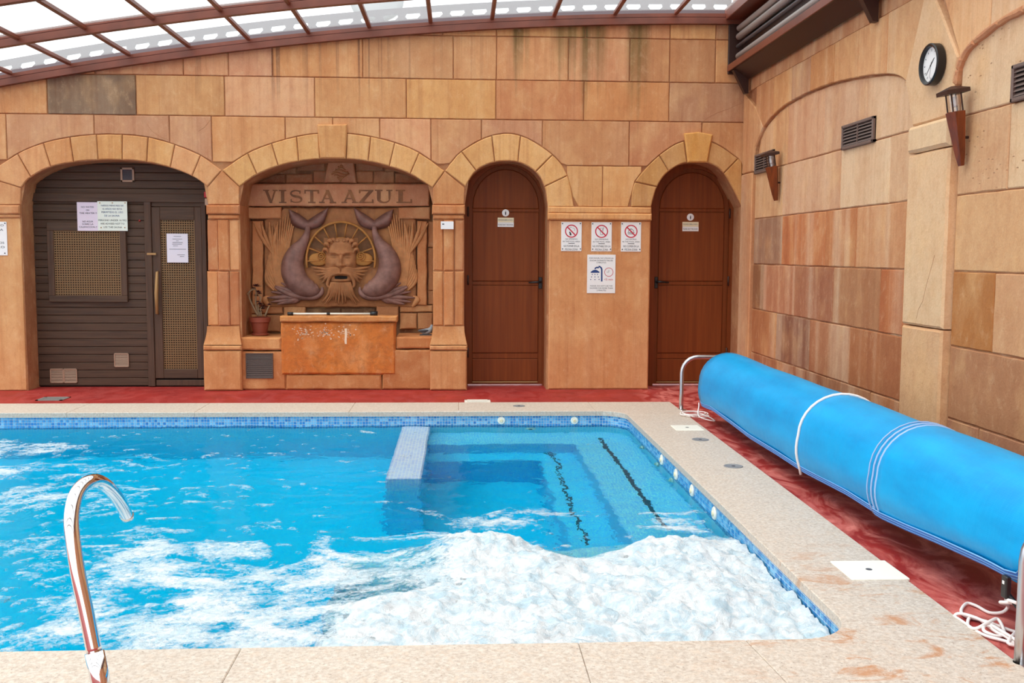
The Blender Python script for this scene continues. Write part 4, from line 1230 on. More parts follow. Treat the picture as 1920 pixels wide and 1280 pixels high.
pts[0] = Vector((pb.x, pb.y, pb.z - 0.07)); pts[1] = Vector((pb.x + 0.02, pb.y - 0.02, pb.z - 0.08)); pts[2] = Vector((pb.x - 0.02, pb.y - 0.0, pb.z - 0.085))
rope_thing('rope_coil', pts, 0.0062, 'white rope lying in loose loops under the near cover end', None)
mb = MB(); tailp = [Vector((pb.x, pb.y, pb.z - 0.075)), Vector((pb.x + 0.01, pb.y - 0.06, pb.z - 0.07)), atZ(1912, 1142, 0.02), atZ(1916, 1150, 0.01)]
rope_thing('rope_tail', tailp, 0.0062, 'short white rope end hanging from the black buckle', None)
rr_ = random.Random(3); pts = []
c0 = atZ(1305, 779, 0.01)
for k in range(26):
    a = k * 0.95 + rr_.uniform(-0.3, 0.3); rad = 0.55 + 0.75 * rr_.random()
    pts.append((c0.x + 0.115 * rad * math.cos(a), c0.y + 0.13 * rad * math.sin(a), 0.008 + 0.0011 * k))
ye = yfar - 0.07; pts.append((c0.x + 0.06, ye - 0.10, 0.03)); pts.append((CXR - RR - 0.03, ye - 0.05, 0.06)); pts.append((CXR - RR - 0.022, ye, lowz(ye) + 0.01)); pts.append((CXR - RR - 0.02, ye + 0.01, lowz(ye) + 0.035))
rope_thing('rope_coil', pts, 0.0048, 'small white rope coil on the red floor at the far steel stand', None)

# ================================================================== WATER SPOUT
spout = empty('water_spout', (-1.0, -7.2, 0), label='polished steel swan-neck water spout at the near pool edge', cat='spout')
def at_d(px, py, d):
    return atY(px, py, -10 + d)
sp_ = [at_d(177, 1222, 2.90), at_d(161, 1145, 2.92), at_d(146, 1075, 2.94), at_d(136, 1010, 2.97), at_d(134, 970, 3.0), at_d(141, 932, 3.05), at_d(156, 910, 3.11), at_d(177, 901, 3.19), at_d(196, 908, 3.28), at_d(214, 926, 3.38), at_d(228, 947, 3.47), at_d(238, 966, 3.55)]
c = catmull([tuple(p) for p in sp_], 6)
mb = MB(); mb.tube(c, [0.0222] * len(c), 24); 
mb.build('neck', M_chrome, spout, True)
b0 = sp_[0]
mb = MB(); dn = (sp_[0] - sp_[1]).normalized(); mb.tube([tuple(b0), tuple(b0 + dn * 0.08), (b0.x + dn.x * 0.14, b0.y + dn.y * 0.14, b0.z - 0.16), (b0.x + 0.04, b0.y - 0.01, 0.0)], 0.0275, 24); mb.build('post', M_chrome, spout, True)
mb = MB(); mb.lathe([(0.001, 0), (0.07, 0), (0.07, 0.008), (0.035, 0.018), (0.001, 0.018)], (b0.x + 0.04, b0.y - 0.01, 0), 24); mb.build('base_flange', M_chrome, spout, True)
e = Vector(c[-1]); d_ = (Vector(c[-1]) - Vector(c[-4])).normalized()
mb = MB(); mb.tube([tuple(e - d_ * 0.01), tuple(e + d_ * 0.01)], 0.0238, 24); mb.build('outlet_lip', M_chrome, spout, True)

# ================================================================== BROWN DOORS
def arch_leaf(px0, px1, ytop, yspring, Y, n=16):
    """closed outline of an arched leaf measured at depth Y"""
    a = P2(px0, yspring, Y); b = P2(px1, yspring, Y); t = P2((px0 + px1) / 2, ytop, Y)
    cx = (a[0] + b[0]) / 2; rx = (b[0] - a[0]) / 2; zs = (a[1] + b[1]) / 2; rz = t[1] - zs
    return cx, rx, zs, rz
def arch_poly2(cx, rx, zs, rz, z0, n=18, ins=0.0):
    pts = [(cx - rx + ins, z0), (cx + rx - ins, z0)]
    for k in range(n + 1):
        a = math.pi * k / n; pts.append((cx + (rx - ins) * math.cos(a), zs + (rz - ins) * math.sin(a)))
    return pts
def brown_door(idx, px0, px1, ytop, yspring, hinge_right, label):
    Y = 0.30
    cx, rx, zs, rz = arch_leaf(px0, px1, ytop, yspring, Y)
    rx += 0.015; rz += 0.02
    d = empty('door_%d' % idx, (cx, Y, 0), kind='structure', label=label, category='door')
    mb = MB(); mb.prism(arch_poly2(cx, rx, zs, rz, 0.012, 24), toB(Y + 0.05), -0.02, 0.0); mb.build('leaf', M_door, d)
    # frame ring
    o = arch_poly2(cx, rx + 0.04, zs, rz + 0.04, 0.0, 24); i_ = arch_poly2(cx, rx, zs, rz, 0.0, 24, 0.028)
    n = len(o); mb = MB()
    v = [(x, Y, z) for x, z in o] + [(x, Y, z) for x, z in i_] + [(x, Y + 0.06, z) for x, z in i_]
    f = [(k, k+1, n+k+1, n+k) for k in range(1, n-1)] + [(n-1, 0, n, 2*n-1)]
    f += [(n+k, n+k+1, 2*n+k+1, 2*n+k) for k in range(1, n-1)] + [(2*n-1, n, 2*n, 3*n-1)]
    mb.add(v, f); mb.build('frame', M_door, d)
    w = rx - 0.075
    def zz(py): return P2((px0 + px1) / 2, py, Y)[1]
    yp = Y + 0.05
    bounds = [zz(716), zz(673), zz(663), zz(535), zz(528), zz(397), zz(391)]
    for k, (za, zb) in enumerate(((bounds[0], bounds[1]), (bounds[2], bounds[3]), (bounds[4], bounds[5]))):
        mb = MB(); mb.bbox((cx - w, yp - 0.014, za + 0.006), (cx + w, yp + 0.002, zb - 0.004), 0.008); mb.build('panel', M_door, d)
    tp = [(cx - w, bounds[6])] + [(cx + w, bounds[6])]
    for k in range(15):
        a = math.pi * k / 14; tp.append((cx + w * math.cos(a), max(zs, bounds[6]) + 0.01 + (rz - 0.075) * math.sin(a)))
    mb = MB(); mb.prism(ccw(tp), toB(yp), -0.002, 0.014, 0.008); mb.build('panel', M_door, d)
    for za, zb in ((bounds[1], bounds[2]), (bounds[3], bounds[4]), (bounds[5], bounds[6])):
        mb = MB(); mb.bbox((cx - w, yp - 0.008, za + 0.003), (cx + w, yp + 0.002, zb - 0.001), 0.003); mb.build('rail', M_door, d)
    mb = MB(); mb.bbox((cx - w, yp - 0.016, bounds[0] - 0.012), (cx + w, yp + 0.002, bounds[0] + 0.002), 0.003); mb.build('kick_strip', M_gold, d)
    s = 1 if not hinge_right else -1
    hx = cx + s * (rx - 0.055); hz = zz(532)
    mb = MB(); mb.bbox((hx - 0.018, yp - 0.012, hz - 0.05), (hx + 0.018, yp, hz + 0.07), 0.005); h = mb.build('handle_plate', M_black, d)
    mb = MB(); mb.tube([(hx, yp - 0.005, hz + 0.02), (hx, yp - 0.05, hz + 0.02), (hx - s * 0.02, yp - 0.058, hz + 0.02), (hx - s * 0.125, yp - 0.055, hz + 0.014)], [0.011, 0.011, 0.012, 0.008], 10); mb.build('lever', M_black, h, True)
    for zc_ in (0.35, 1.1, 1.8):
        mb = MB(); mb.tube([(cx - s * (rx - 0.03), Y - 0.006, zc_ - 0.05), (cx - s * (rx - 0.03), Y - 0.006, zc_ + 0.05)], 0.009, 8); mb.build('hinge', M_dbrown, d, True)
    return cx, rx, yp
c1 = brown_door(1, 875, 1022, 308, 389, False, 'brown arched wooden door left of the no-smoking signs')
c2_ = brown_door(2, 1227, 1371, 314, 391, True, 'brown arched wooden door beside the right wall corner')

def fit_text(s_, cx, cz, w, h):
    mb = text_mesh([(s_, 0, 0, 1.0)], 1, None)
    if not mb.v: return mb
    xs_ = [v[0] for v in mb.v]; zs_ = [v[2] for v in mb.v]
    x0, x1, z0, z1 = min(xs_), max(xs_), min(zs_), max(zs_)
    sx = w / max(1e-6, x1 - x0); sz = h / max(1e-6, z1 - z0)
    mb.v = [((x - (x0 + x1) / 2) * sx + cx, y, (z - (z0 + z1) / 2) * sz + cz) for x, y, z in mb.v]
    return mb
def letters(rows, Y, mat, parent, name='lettering'):
    """rows: (text, px centre x, px centre y, px width, px height)"""
    for s_, px, py, w, h in rows:
        p = P2(px, py, Y); sc = (10 + Y) / FPX
        m = fit_text(s_, p[0], p[1], w * sc, h * sc)
        m.v = [(x, Y, z) for x, y, z in m.v]
        m.build(name, mat, parent)
def board(name, x0, y0, x1, y1, Y, th, mat, label, cat='sign', screws=False):
    a = P2(x0, y1, Y - th); b = P2(x1, y0, Y - th)
    root = empty(name, ((a[0] + b[0]) / 2, Y, a[1]), label=label, cat=cat)
    mb = MB(); mb.bbox((a[0], Y - th, a[1]), (b[0], Y, b[1]), 0.002); mb.build('board', mat, root)
    if screws:
        for px in (x0 + 2.8, x1 - 2.8):
            for py in (y0 + 3, y1 - 4):
                p = P2(px, py, Y - th); disc('screw', (p[0], Y - th, p[1]), (0, -1, 0), 0.006, M_ink, root, 0.003, False)
    return root
def ring_arc(mb, cx, cz, r, w, Y, a0=0, a1=2 * math.pi, n=36):
    v = []; f = []
    for k in range(n + 1):
        a = a0 + (a1 - a0) * k / n
        v += [(cx + (r - w/2) * math.cos(a), Y, cz + (r - w/2) * math.sin(a)), (cx + (r + w/2) * math.cos(a), Y, cz + (r + w/2) * math.sin(a))]
    f = [(2*k, 2*k+1, 2*k+3, 2*k+2) for k in range(n)]
    return mb.add(v, f)
def flat(mb, pts, Y): 
    mb.add([(x, Y, z) for x, z in pts], [tuple(range(len(pts)))]); return mb
def stroke(mb, a, b, w, Y):
    dx, dz = b[0]-a[0], b[1]-a[1]; L = math.hypot(dx, dz); nx, nz = -dz/L*w/2, dx/L*w/2
    return flat(mb, [(a[0]-nx, a[1]-nz), (b[0]-nx, b[1]-nz), (b[0]+nx, b[1]+nz), (a[0]+nx, a[1]+nz)], Y)
# prohibition signs
PXM = 10 / FPX
for (x0, y0, x1, y1, l1, l3, what, lab) in ((1052, 416, 1091, 470.5, 'NO SMOKING', 'NO FUMAR EN LA', 'smoke', 'white no smoking sign, leftmost of the three between the doors'),
                                   (1108.5, 416.5, 1147.5, 471, 'NO DRINKING', 'NO POTABLE EN LA', 'drink', 'white no drinking sign, middle of the three between the doors'),
                                   (1164, 416.5, 1202.5, 471.5, 'NO EATING', 'NO COMER EN LA', 'eat', 'white no eating sign, rightmost of the three between the doors')):
    rt = board('prohibition_sign', x0, y0, x1, y1, -0.001, 0.006, M_white, lab, screws=True)
    Yf = -0.0082; cx = (x0 + x1) / 2; p = P2(cx, y0 + 17.2, Yf); r = 11.2 * PXM
    mb = MB(); ring_arc(mb, p[0], p[1], r, 2.0 * PXM, Yf)
    k = r * 0.707; stroke(mb, (p[0] - k, p[1] + k), (p[0] + k, p[1] - k), 2.2 * PXM, Yf - 0.0006); mb.build('prohibition_ring', M_red, rt)
    mb = MB(); u = PXM
    if what == 'smoke':
        flat(mb, [(p[0]-4*u, p[1]-1*u), (p[0]-2.5*u, p[1]-1*u), (p[0]+0.5*u, p[1]-7.5*u), (p[0]-3*u, p[1]-8*u)], Yf)
        stroke(mb, (p[0]-4.2*u, p[1]-2*u), (p[0]-0.5*u, p[1]-4*u), 1.2*u, Yf - 0.0002)
        ring_arc(mb, p[0]+3.5*u, p[1]+3*u, 2.6*u, 0.5*u, Yf, -1, 2.2, 10); ring_arc(mb, p[0]-1*u, p[1]+5*u, 2.4*u, 0.5*u, Yf, 0.5, 3.4, 10)
    elif what == 'drink':
        for q in ((-3, 6, -2, -6), (3, 6, 2, -6), (-2, -6, 2, -6), (-3, 6, 3, 6)): stroke(mb, (p[0]+q[0]*u, p[1]+q[1]*u), (p[0]+q[2]*u, p[1]+q[3]*u), 0.6*u, Yf)
        stroke(mb, (p[0]+1*u, p[1]+2*u), (p[0]+4.5*u, p[1]+8*u), 0.6*u, Yf)
    else:
        ring_arc(mb, p[0], p[1] - 1*u, 5.2*u, 0.8*u, Yf, 0, math.pi, 14); stroke(mb, (p[0]-6.5*u, p[1]-2*u), (p[0]+6.5*u, p[1]-2*u), 1.0*u, Yf)
        stroke(mb, (p[0]-6*u, p[1]-4.5*u), (p[0]+6*u, p[1]-4.5*u), 1.2*u, Yf); ring_arc(mb, p[0], p[1]+2*u, 3*u, 0.5*u, Yf, 0.3, 2.8, 8)
    mb.build('pictogram', M_inkgrey if what != 'smoke' else M_ink, rt)
    letters([(l1, cx, y0 + 32.0, len(l1) * 2.25, 2.6), ('IN THE POOL AREA', cx, y0 + 36.6, 32.5, 2.6), (l3, cx, y0 + 45.0, len(l3) * 2.1, 3.7), ('PISCINA ZONA', cx, y0 + 51.3, 24, 3.7)], Yf, M_ink, rt)
    mb = MB(); q = P2(cx, y0 + 40.2, Yf); mb.add([(q[0]-6*u, Yf, q[1]-0.5*u), (q[0]+6*u, Yf, q[1]-0.5*u), (q[0]+6*u, Yf, q[1]+0.5*u), (q[0]-6*u, Yf, q[1]+0.5*u)], [(0, 1, 2, 3)]); mb.build('dash', M_ink, rt)
rt = board('shower_sign', 1100.5, 477.5, 1154.5, 549.5, -0.001, 0.006, M_white, 'white sign with blue shower head pictogram between the brown doors')
Yf = -0.0082; u = PXM
letters([('POR FAVOR, NO UTILICE LA', 1127.5, 484, 45.5, 2.7), ('DUCHA DURANTE MAS DE', 1127.5, 488.2, 43, 2.7), ('5 MINUTOS', 1127.5, 492.2, 18, 2.7),
         ('PLEASE, DO NOT USE THE', 1127.5, 536, 42, 2.7), ('SHOWER FOR MORE THAN', 1127.5, 540.1, 43.5, 2.7), ('5 MINUTES', 1127.5, 544.2, 17.5, 2.7)], Yf, M_ink, rt)
letters([('<5 min', 1141, 523.6, 16.5, 4.0)], Yf, M_red, rt, 'red_lettering')
mb = MB()
P = lambda px, py: P2(px, py, Yf)
stroke(mb, P(1128.3, 527.5), P(1128.3, 505), 2.8*u, Yf)
q = P(1122.3, 505.5); ring_arc(mb, q[0], q[1], 6*u, 2.8*u, Yf, 0, math.pi / 2, 8)
stroke(mb, P(1123, 501.3), P(1118.5, 501.3), 2.8*u, Yf)
q = P(1119, 504.5); ring_arc(mb, q[0], q[1], 3.2*u, 2.4*u, Yf - 0.0001, math.pi / 2, math.pi, 6)
flat(mb, [P(1107.5, 511.2), P(1124, 511.2), P(1124, 509.5), P(1119.5, 506.3), P(1116, 505.5), P(1112, 506.3), P(1107.5, 509.5)], Yf - 0.0002)
for a, b in ((1110.5, 514.3), (1115.5, 514.3), (1120.3, 514.3), (1109, 519), (1115.5, 519), (1121.8, 519), (1107.6, 523.7), (1115.5, 523.9), (1123.2, 523.6)):
    q = P(a, b); s = 1.15 * u; flat(mb, [(q[0]-s, q[1]), (q[0], q[1]-s), (q[0]+s, q[1]), (q[0], q[1]+s)], Yf)
mb.build('shower_pictogram', M_navy, rt)
mb = MB(); q = P(1141.5, 510); ring_arc(mb, q[0], q[1], 8*u, 0.9*u, Yf); mb.build('clock_ring', M_red, rt)
mb = MB(); stroke(mb, q, (q[0], q[1] + 4*u), 0.6*u, Yf); stroke(mb, q, (q[0] - 4*u, q[1]), 0.6*u, Yf); mb.build('clock_hands', M_inkgrey, rt)
# door plaques
for (cx, ytop, Yd, nm) in ((948, 393, 0.335, 'the left brown door'), (1294.5, 401, 0.335, 'the right brown door')):
    p = P2(cx, ytop + 6, Yd)
    rt = empty('round_plaque', (p[0], Yd, p[1]), label='small round white figure plaque on ' + nm, cat='plaque')
    disc('plate', (p[0], Yd, p[1]), (0, -1, 0), 0.037, M_white, rt, 0.005, False)
    mb = MB(); Yp = Yd - 0.0062
    ring_arc(mb, p[0], p[1] + 0.015, 0.002, 0.004, Yp); flat(mb, [(p[0]-0.007, p[1]+0.008), (p[0]-0.004, p[1]-0.022), (p[0]+0.004, p[1]-0.022), (p[0]+0.007, p[1]+0.008)], Yp); mb.build('figure', M_ink, rt)
    x0, x1 = cx - 15, cx + 15.5; y0 = ytop + 15
    for (ya, yb, m, tx, ll) in ((y0, y0 + 8.7, M_cream, 'POR FAVOR CIERRE LA PUERTA', 'cream'), (y0 + 9, y0 + 17.3, M_white, 'PLEASE SHUT THE DOOR', 'white')):
        rt = board('door_plaque', x0, ya, x1, yb, Yd, 0.004, m, 'narrow %s lettered plaque on %s' % (ll, nm), 'plaque')
        letters([(tx, cx, (ya + yb) / 2, 27.5, 3.0)], Yd - 0.0056, M_ink if ll == 'white' else M_inkgrey, rt)

# ================================================================== SAUNA FRONT
YS = 0.27
sauna = empty('sauna_front', (P2(215, 700)[0], YS, 0), label='dark brown boarded sauna front with lattice window and door under the left arch', cat='sauna')
def sb(name, x0, y0, x1, y1, ya, yb, mat=M_sauna, parent=None, c=0.004):
    """box from pixel rectangle measured at its front depth ya"""
    a = P2(x0, y1, ya); b = P2(x1, y0, ya); xa, xb = P2(x0, 550, YS)[0], P2(x1, 550, YS)[0]
    mb = MB(); mb.bbox((xa, ya, a[1]), (xb, yb, b[1]), c); return mb.build(name, mat, parent or sauna)
ph = 0.0797; zz_ = 0.012
xl = P2(22, 500, YS)[0]; xr = P2(412, 500, YS)[0]; xdoor = P2(276, 500, YS)[0]
zdoor = P2(330, 366, YS)[1]
x = zz_
while x < 2.42:
    x1_ = xr if x + ph > zdoor else xdoor
    mb = MB(); mb.bbox((xl, YS, x + 0.0015), (x1_, YS + 0.03, x + ph - 0.0015), 0.005); mb.build('plank', M_sauna, sauna)
    x += ph
mb = MB(); mb.box((xl, YS + 0.03, 0), (xr, YS + 0.08, 2.6)); mb.build('backing_board', M_dark, sauna)
sb('post', 52, 378, 65, 724, YS - 0.03, YS + 0.02, M_saunav)
sb('post', 275, 377, 288, 724, YS - 0.025, YS + 0.02, M_saunav)
sb('lintel', 40, 364, 392, 377, YS - 0.03, YS + 0.02)
sb('post', 380.5, 377, 389, 724, YS - 0.01, YS + 0.04, M_saunav)
# window
YWf = YS - 0.035
sb('window_rail', 94, 417, 241, 432, YWf, YS + 0.005)
sb('window_rail', 94, 554, 241, 566, YWf, YS + 0.005)
sb('window_stile', 94, 432, 106, 554, YWf, YS + 0.005, M_saunav)
sb('window_stile', 229.5, 432, 241, 554, YWf, YS + 0.005, M_saunav)
def lattice(x0, y0, x1, y1, Y, parent, pitch=4.35):
    a = (P2(x0, 550, YS)[0], P2(x0, y1, Y)[1]); b = (P2(x1, 550, YS)[0], P2(x1, y0, Y)[1]); p = pitch * (10 + Y) / FPX
    mb = MB(); w = p * 0.25
    k = a[0]
    while k <= b[0]: mb.box((k - w, Y, a[1]), (k + w, Y + 0.004, b[1])); k += p
    k = a[1]
    while k <= b[1]: mb.box((a[0], Y - 0.003, k - w), (b[0], Y + 0.001, k + w)); k += p
    mb.build('lattice', M_lattice, parent)
    mb = MB(); mb.box((a[0], Y + 0.012, a[1]), (b[0], Y + 0.016, b[1])); mb.build('dark_backing', M_dark, parent)
lattice(106, 432, 229.5, 554, YS - 0.022, sauna)
# sauna door
sd = sb('door_stile', 288, 388, 304, 709, YS - 0.012, YS + 0.03, M_saunav)
sd2 = sb('door_stile', 368, 388, 381, 709, YS - 0.012, YS + 0.03, M_saunav)
sb('door_rail', 304, 388, 368, 412, YS - 0.012, YS + 0.03)
sb('door_rail', 304, 692, 368, 709, YS - 0.012, YS + 0.03)
sb('door_head', 288, 377, 381, 387, YS - 0.006, YS + 0.03)
sb('threshold', 289, 712, 381, 723, YS - 0.01, YS + 0.03, M_saunav)
lattice(304, 412, 368, 692, YS + 0.004, sd, 4.3)
a = P2(294.5, 590, YS - 0.05); b = P2(294.5, 508, YS - 0.05)
mb = MB(); mb.tube([(a[0], YS - 0.012, a[1] + 0.01), (a[0], YS - 0.05, a[1] + 0.01), (a[0], YS - 0.055, (a[1] + b[1]) / 2), (b[0], YS - 0.05, b[1] - 0.01), (b[0], YS - 0.012, b[1] - 0.01)], [0.009, 0.014, 0.019, 0.014, 0.009], 10); mb.build('pull_handle', M_gold, sd, True)
sb('hook_plate', 279, 474, 296, 478, YS - 0.03, YS - 0.02, M_gold, sd2, 0.001)
# things on the sauna front
def grille(x0, y0, x1, y1, Y, mat, label, nsl, fr=0.012, dark=M_dark, slat=None):
    a = P2(x0, y1, Y - 0.012); b = P2(x1, y0, Y - 0.012)
    rt = empty('vent_grille', ((a[0]+b[0])/2, Y, a[1]), label=label, cat='vent')
    mb = MB()
    for q in (((a[0], a[1]), (b[0], a[1]+fr)), ((a[0], b[1]-fr), (b[0], b[1])), ((a[0], a[1]), (a[0]+fr, b[1])), ((b[0]-fr, a[1]), (b[0], b[1]))): mb.bbox((q[0][0], Y - 0.012, q[0][1]), (q[1][0], Y, q[1][1]), 0.002)
    mb.build('frame', mat, rt)
    mb = MB(); mb.box((a[0], Y - 0.003, a[1]), (b[0], Y, b[1])); mb.build('back', dark, rt)
    for k in range(nsl):
        z = a[1] + fr + (k + 0.5) * (b[1] - a[1] - 2 * fr) / nsl; h = (b[1] - a[1]) / nsl * 0.3
        mb = MB(); mb.add([(a[0]+fr, Y-0.010, z-h), (b[0]-fr, Y-0.010, z-h), (b[0]-fr, Y-0.003, z+h), (a[0]+fr, Y-0.003, z+h)], [(0, 1, 2, 3)]); mb.build('slat', slat or mat, rt)
    return rt
grille(226, 314, 251, 341, YS - 0.002, M_ventw, 'square vent with grey mesh high above the sauna window', 5, 0.02, M_greydark, M_greydark)
grille(214, 662, 241, 688, YS - 0.001, M_ventw, 'small pale vent on the lower boards near the sauna door', 8, 0.01)
grille(94, 691, 118.5, 718, YS - 0.001, M_ventw, 'left of the paired pale vents at the foot of the sauna', 8, 0.01)
grille(119.5, 691, 144, 718, YS - 0.001, M_ventw, 'right of the paired pale vents at the foot of the sauna', 8, 0.01)
rt = board('heater_notice', 145.5, 379, 184, 432.5, YWf, 0.003, simple('lilac_paper', S(226, 212, 226), 0.8), 'pale lilac notice about no water on the heater', 'notice')
letters([('NO WATER', 164, 388, 23, 3.0), ('ON', 164, 393.8, 6, 3.0), ('THE HEATER !!', 165, 399.4, 31, 3.0), ('NO AGUA', 164.5, 415, 19, 3.0), ('SOBRE LA', 164.5, 420, 20, 3.0), ('CALEFACCION !!', 165, 425.4, 32, 3.0)], YWf - 0.0045, M_ink, rt)
rt = board('age_notice', 183.8, 377.5, 238, 432.5, YWf - 0.004, 0.005, simple('mint_board', S(228, 234, 222), 0.6), 'white board with sauna age rule beside the lilac notice', 'sign')
Yt = YWf - 0.0106
letters([('NIÑOS MENORES DE', 210.5, 385, 40, 3.3), ('16 AÑOS NO ESTA', 210.5, 391.3, 35, 3.6), ('PERMITIDO EL USO', 210.5, 397.7, 38.5, 3.1), ('DE LA SAUNA', 210, 404.3, 27, 3.1)], Yt, M_navy, rt, 'blue_lettering')
letters([('PERSONS UNDER 16 YRS', 210.8, 412.8, 50, 3.1), ('ARE ADVISED NOT TO', 210.8, 419.2, 43, 3.1), ('USE THIS SAUNA', 211.5, 425.8, 33, 3.1)], Yt, M_ink, rt, 'black_lettering')
for a, b in ((187, 380.3), (210.5, 380.3), (234.5, 380.3), (189.5, 426.5), (234, 426.5)):
    p = P2(a, b, Yt); disc('pin', (p[0], Yt, p[1]), (0, -1, 0), 0.006, M_gold, rt, 0.003, False)
rt = board('door_paper', 313.5, 438, 352, 492, YS - 0.014, 0.002, simple('white_paper', S(226, 220, 230), 0.8), 'white printed paper sheet on the sauna door lattice', 'paper')
Yt = YS - 0.0175
mb = MB()
for (cx, yy, w) in ((332.5, 443, 14), (332.5, 448, 18), (332.5, 451.5, 5), (333, 454.5, 19), (332, 457.6, 18), (329, 460.8, 9), (333, 467, 31), (339.5, 477.5, 14), (341.5, 480.6, 8)):
    p = P2(cx, yy, Yt); h = 0.35 * u; mb.add([(p[0]-w/2*u, Yt, p[1]-h), (p[0]+w/2*u, Yt, p[1]-h), (p[0]+w/2*u, Yt, p[1]+h), (p[0]-w/2*u, Yt, p[1]+h)], [(0, 1, 2, 3)])
mb.build('print_lines', M_inkgrey, rt)
rt = board('wall_notice', -34, 415.5, 12, 478.5, -0.001, 0.006, M_white, 'white wall notice cut by the left picture edge', 'notice', True)
letters([('RECINTO', -11, 422, 34, 4), ('PISCINA', -11, 430.5, 32, 4), ('USUARIOS', -10, 455, 34, 4), ('SOLO', -4, 463, 24, 4)], -0.0082, M_ink, rt)
p = P2(386, 365, 0.1)
mb = MB(); mb.bbox((p[0] - 0.012, 0.07, p[1] - 0.03), (p[0] + 0.03, 0.13, p[1] + 0.03), 0.006); setp(mb.build('alarm_lamp', simple('red_lens', S(170, 16, 28), 0.3)), 'small red lamp at the right jamb of the sauna arch', 'lamp')
p = P2(388, 379, 0.1)
mb = MB(); mb.bbox((p[0] - 0.012, 0.06, p[1] - 0.035), (p[0] + 0.03, 0.13, p[1] + 0.035), 0.006); setp(mb.build('sensor_box', M_ventw), 'small pale sensor box below the red lamp', 'box')
p = P2(248.5, 413.5, YS)
mb = MB(); mb.lathe([(0.001, 0), (0.012, 0), (0.01, 0.01), (0.001, 0.012)], (P2(262, 413.5, YS)[0], YS, p[1]), 12, Vector((0, -1, 0)).to_track_quat('Z', 'Y').to_matrix()); setp(mb.build('push_button', simple('button_red', S(150, 30, 26), 0.4), None, True), 'tiny red push button on the boards beside the sauna door', 'button')
# white box on the pier
rt = board('control_box', 826.5, 415, 850.5, 429.5, -0.012, 0.03, M_white, 'white plastic control box on the pier beside the first door', 'box')
mb = MB(); p = P2(831, 420, -0.043); mb.box((p[0]-0.01, -0.0432, p[1]-0.006), (p[0]+0.01, -0.0425, p[1]+0.006)); mb.build('marking', M_inkgrey, rt)

# ================================================================== FOUNTAIN NICHE
YN_ = 0.50
fx = empty('wall_fountain', (P2(632, 700)[0], 0.2, 0), label='stone wall fountain with carved sea-god relief under the middle arch', cat='fountain')
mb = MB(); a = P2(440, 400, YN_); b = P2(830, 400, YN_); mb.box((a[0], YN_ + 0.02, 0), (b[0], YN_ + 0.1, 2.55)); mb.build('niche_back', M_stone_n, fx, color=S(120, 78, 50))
FN = [S(204, 142, 92), S(194, 132, 86), S(208, 148, 98), S(186, 128, 84)]
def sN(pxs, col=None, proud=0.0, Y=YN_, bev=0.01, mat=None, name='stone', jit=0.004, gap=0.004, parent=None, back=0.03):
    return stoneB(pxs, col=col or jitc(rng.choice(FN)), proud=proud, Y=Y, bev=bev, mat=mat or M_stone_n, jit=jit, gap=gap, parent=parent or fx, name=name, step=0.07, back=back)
bx_ = lambda x0, y0, x1, y1: [(x0, y1), (x1, y1), (x1, y0), (x0, y0)]
# rough stones above the lintel
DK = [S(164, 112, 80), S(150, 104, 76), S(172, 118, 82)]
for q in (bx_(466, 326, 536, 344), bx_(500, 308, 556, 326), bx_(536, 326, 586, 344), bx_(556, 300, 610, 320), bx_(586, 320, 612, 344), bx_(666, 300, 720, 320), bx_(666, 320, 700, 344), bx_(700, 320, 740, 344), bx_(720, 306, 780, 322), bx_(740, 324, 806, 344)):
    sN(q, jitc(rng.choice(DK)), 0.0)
kst = sN([(607, 344), (670, 344), (664, 300), (616, 300)], S(182, 124, 90), 0.05)
mb = MB()
for k in range(7):
    t = k / 6; zc2 = P2(640, 312 + 4.5 * k, 0.44)[1]; xw = (1 - abs(t - 0.45) * 1.7) * 0.1
    cxx = P2(638, 320, 0.44)[0]
    mb.tube([(cxx + xw * s, 0.447, zc2 + 0.012 * math.sin(3.5 * s + k)) for s in np.linspace(-1, 1, 8)], 0.008, 6, flat=0.8)
mb.build('carved_waves', M_carve, kst, True)
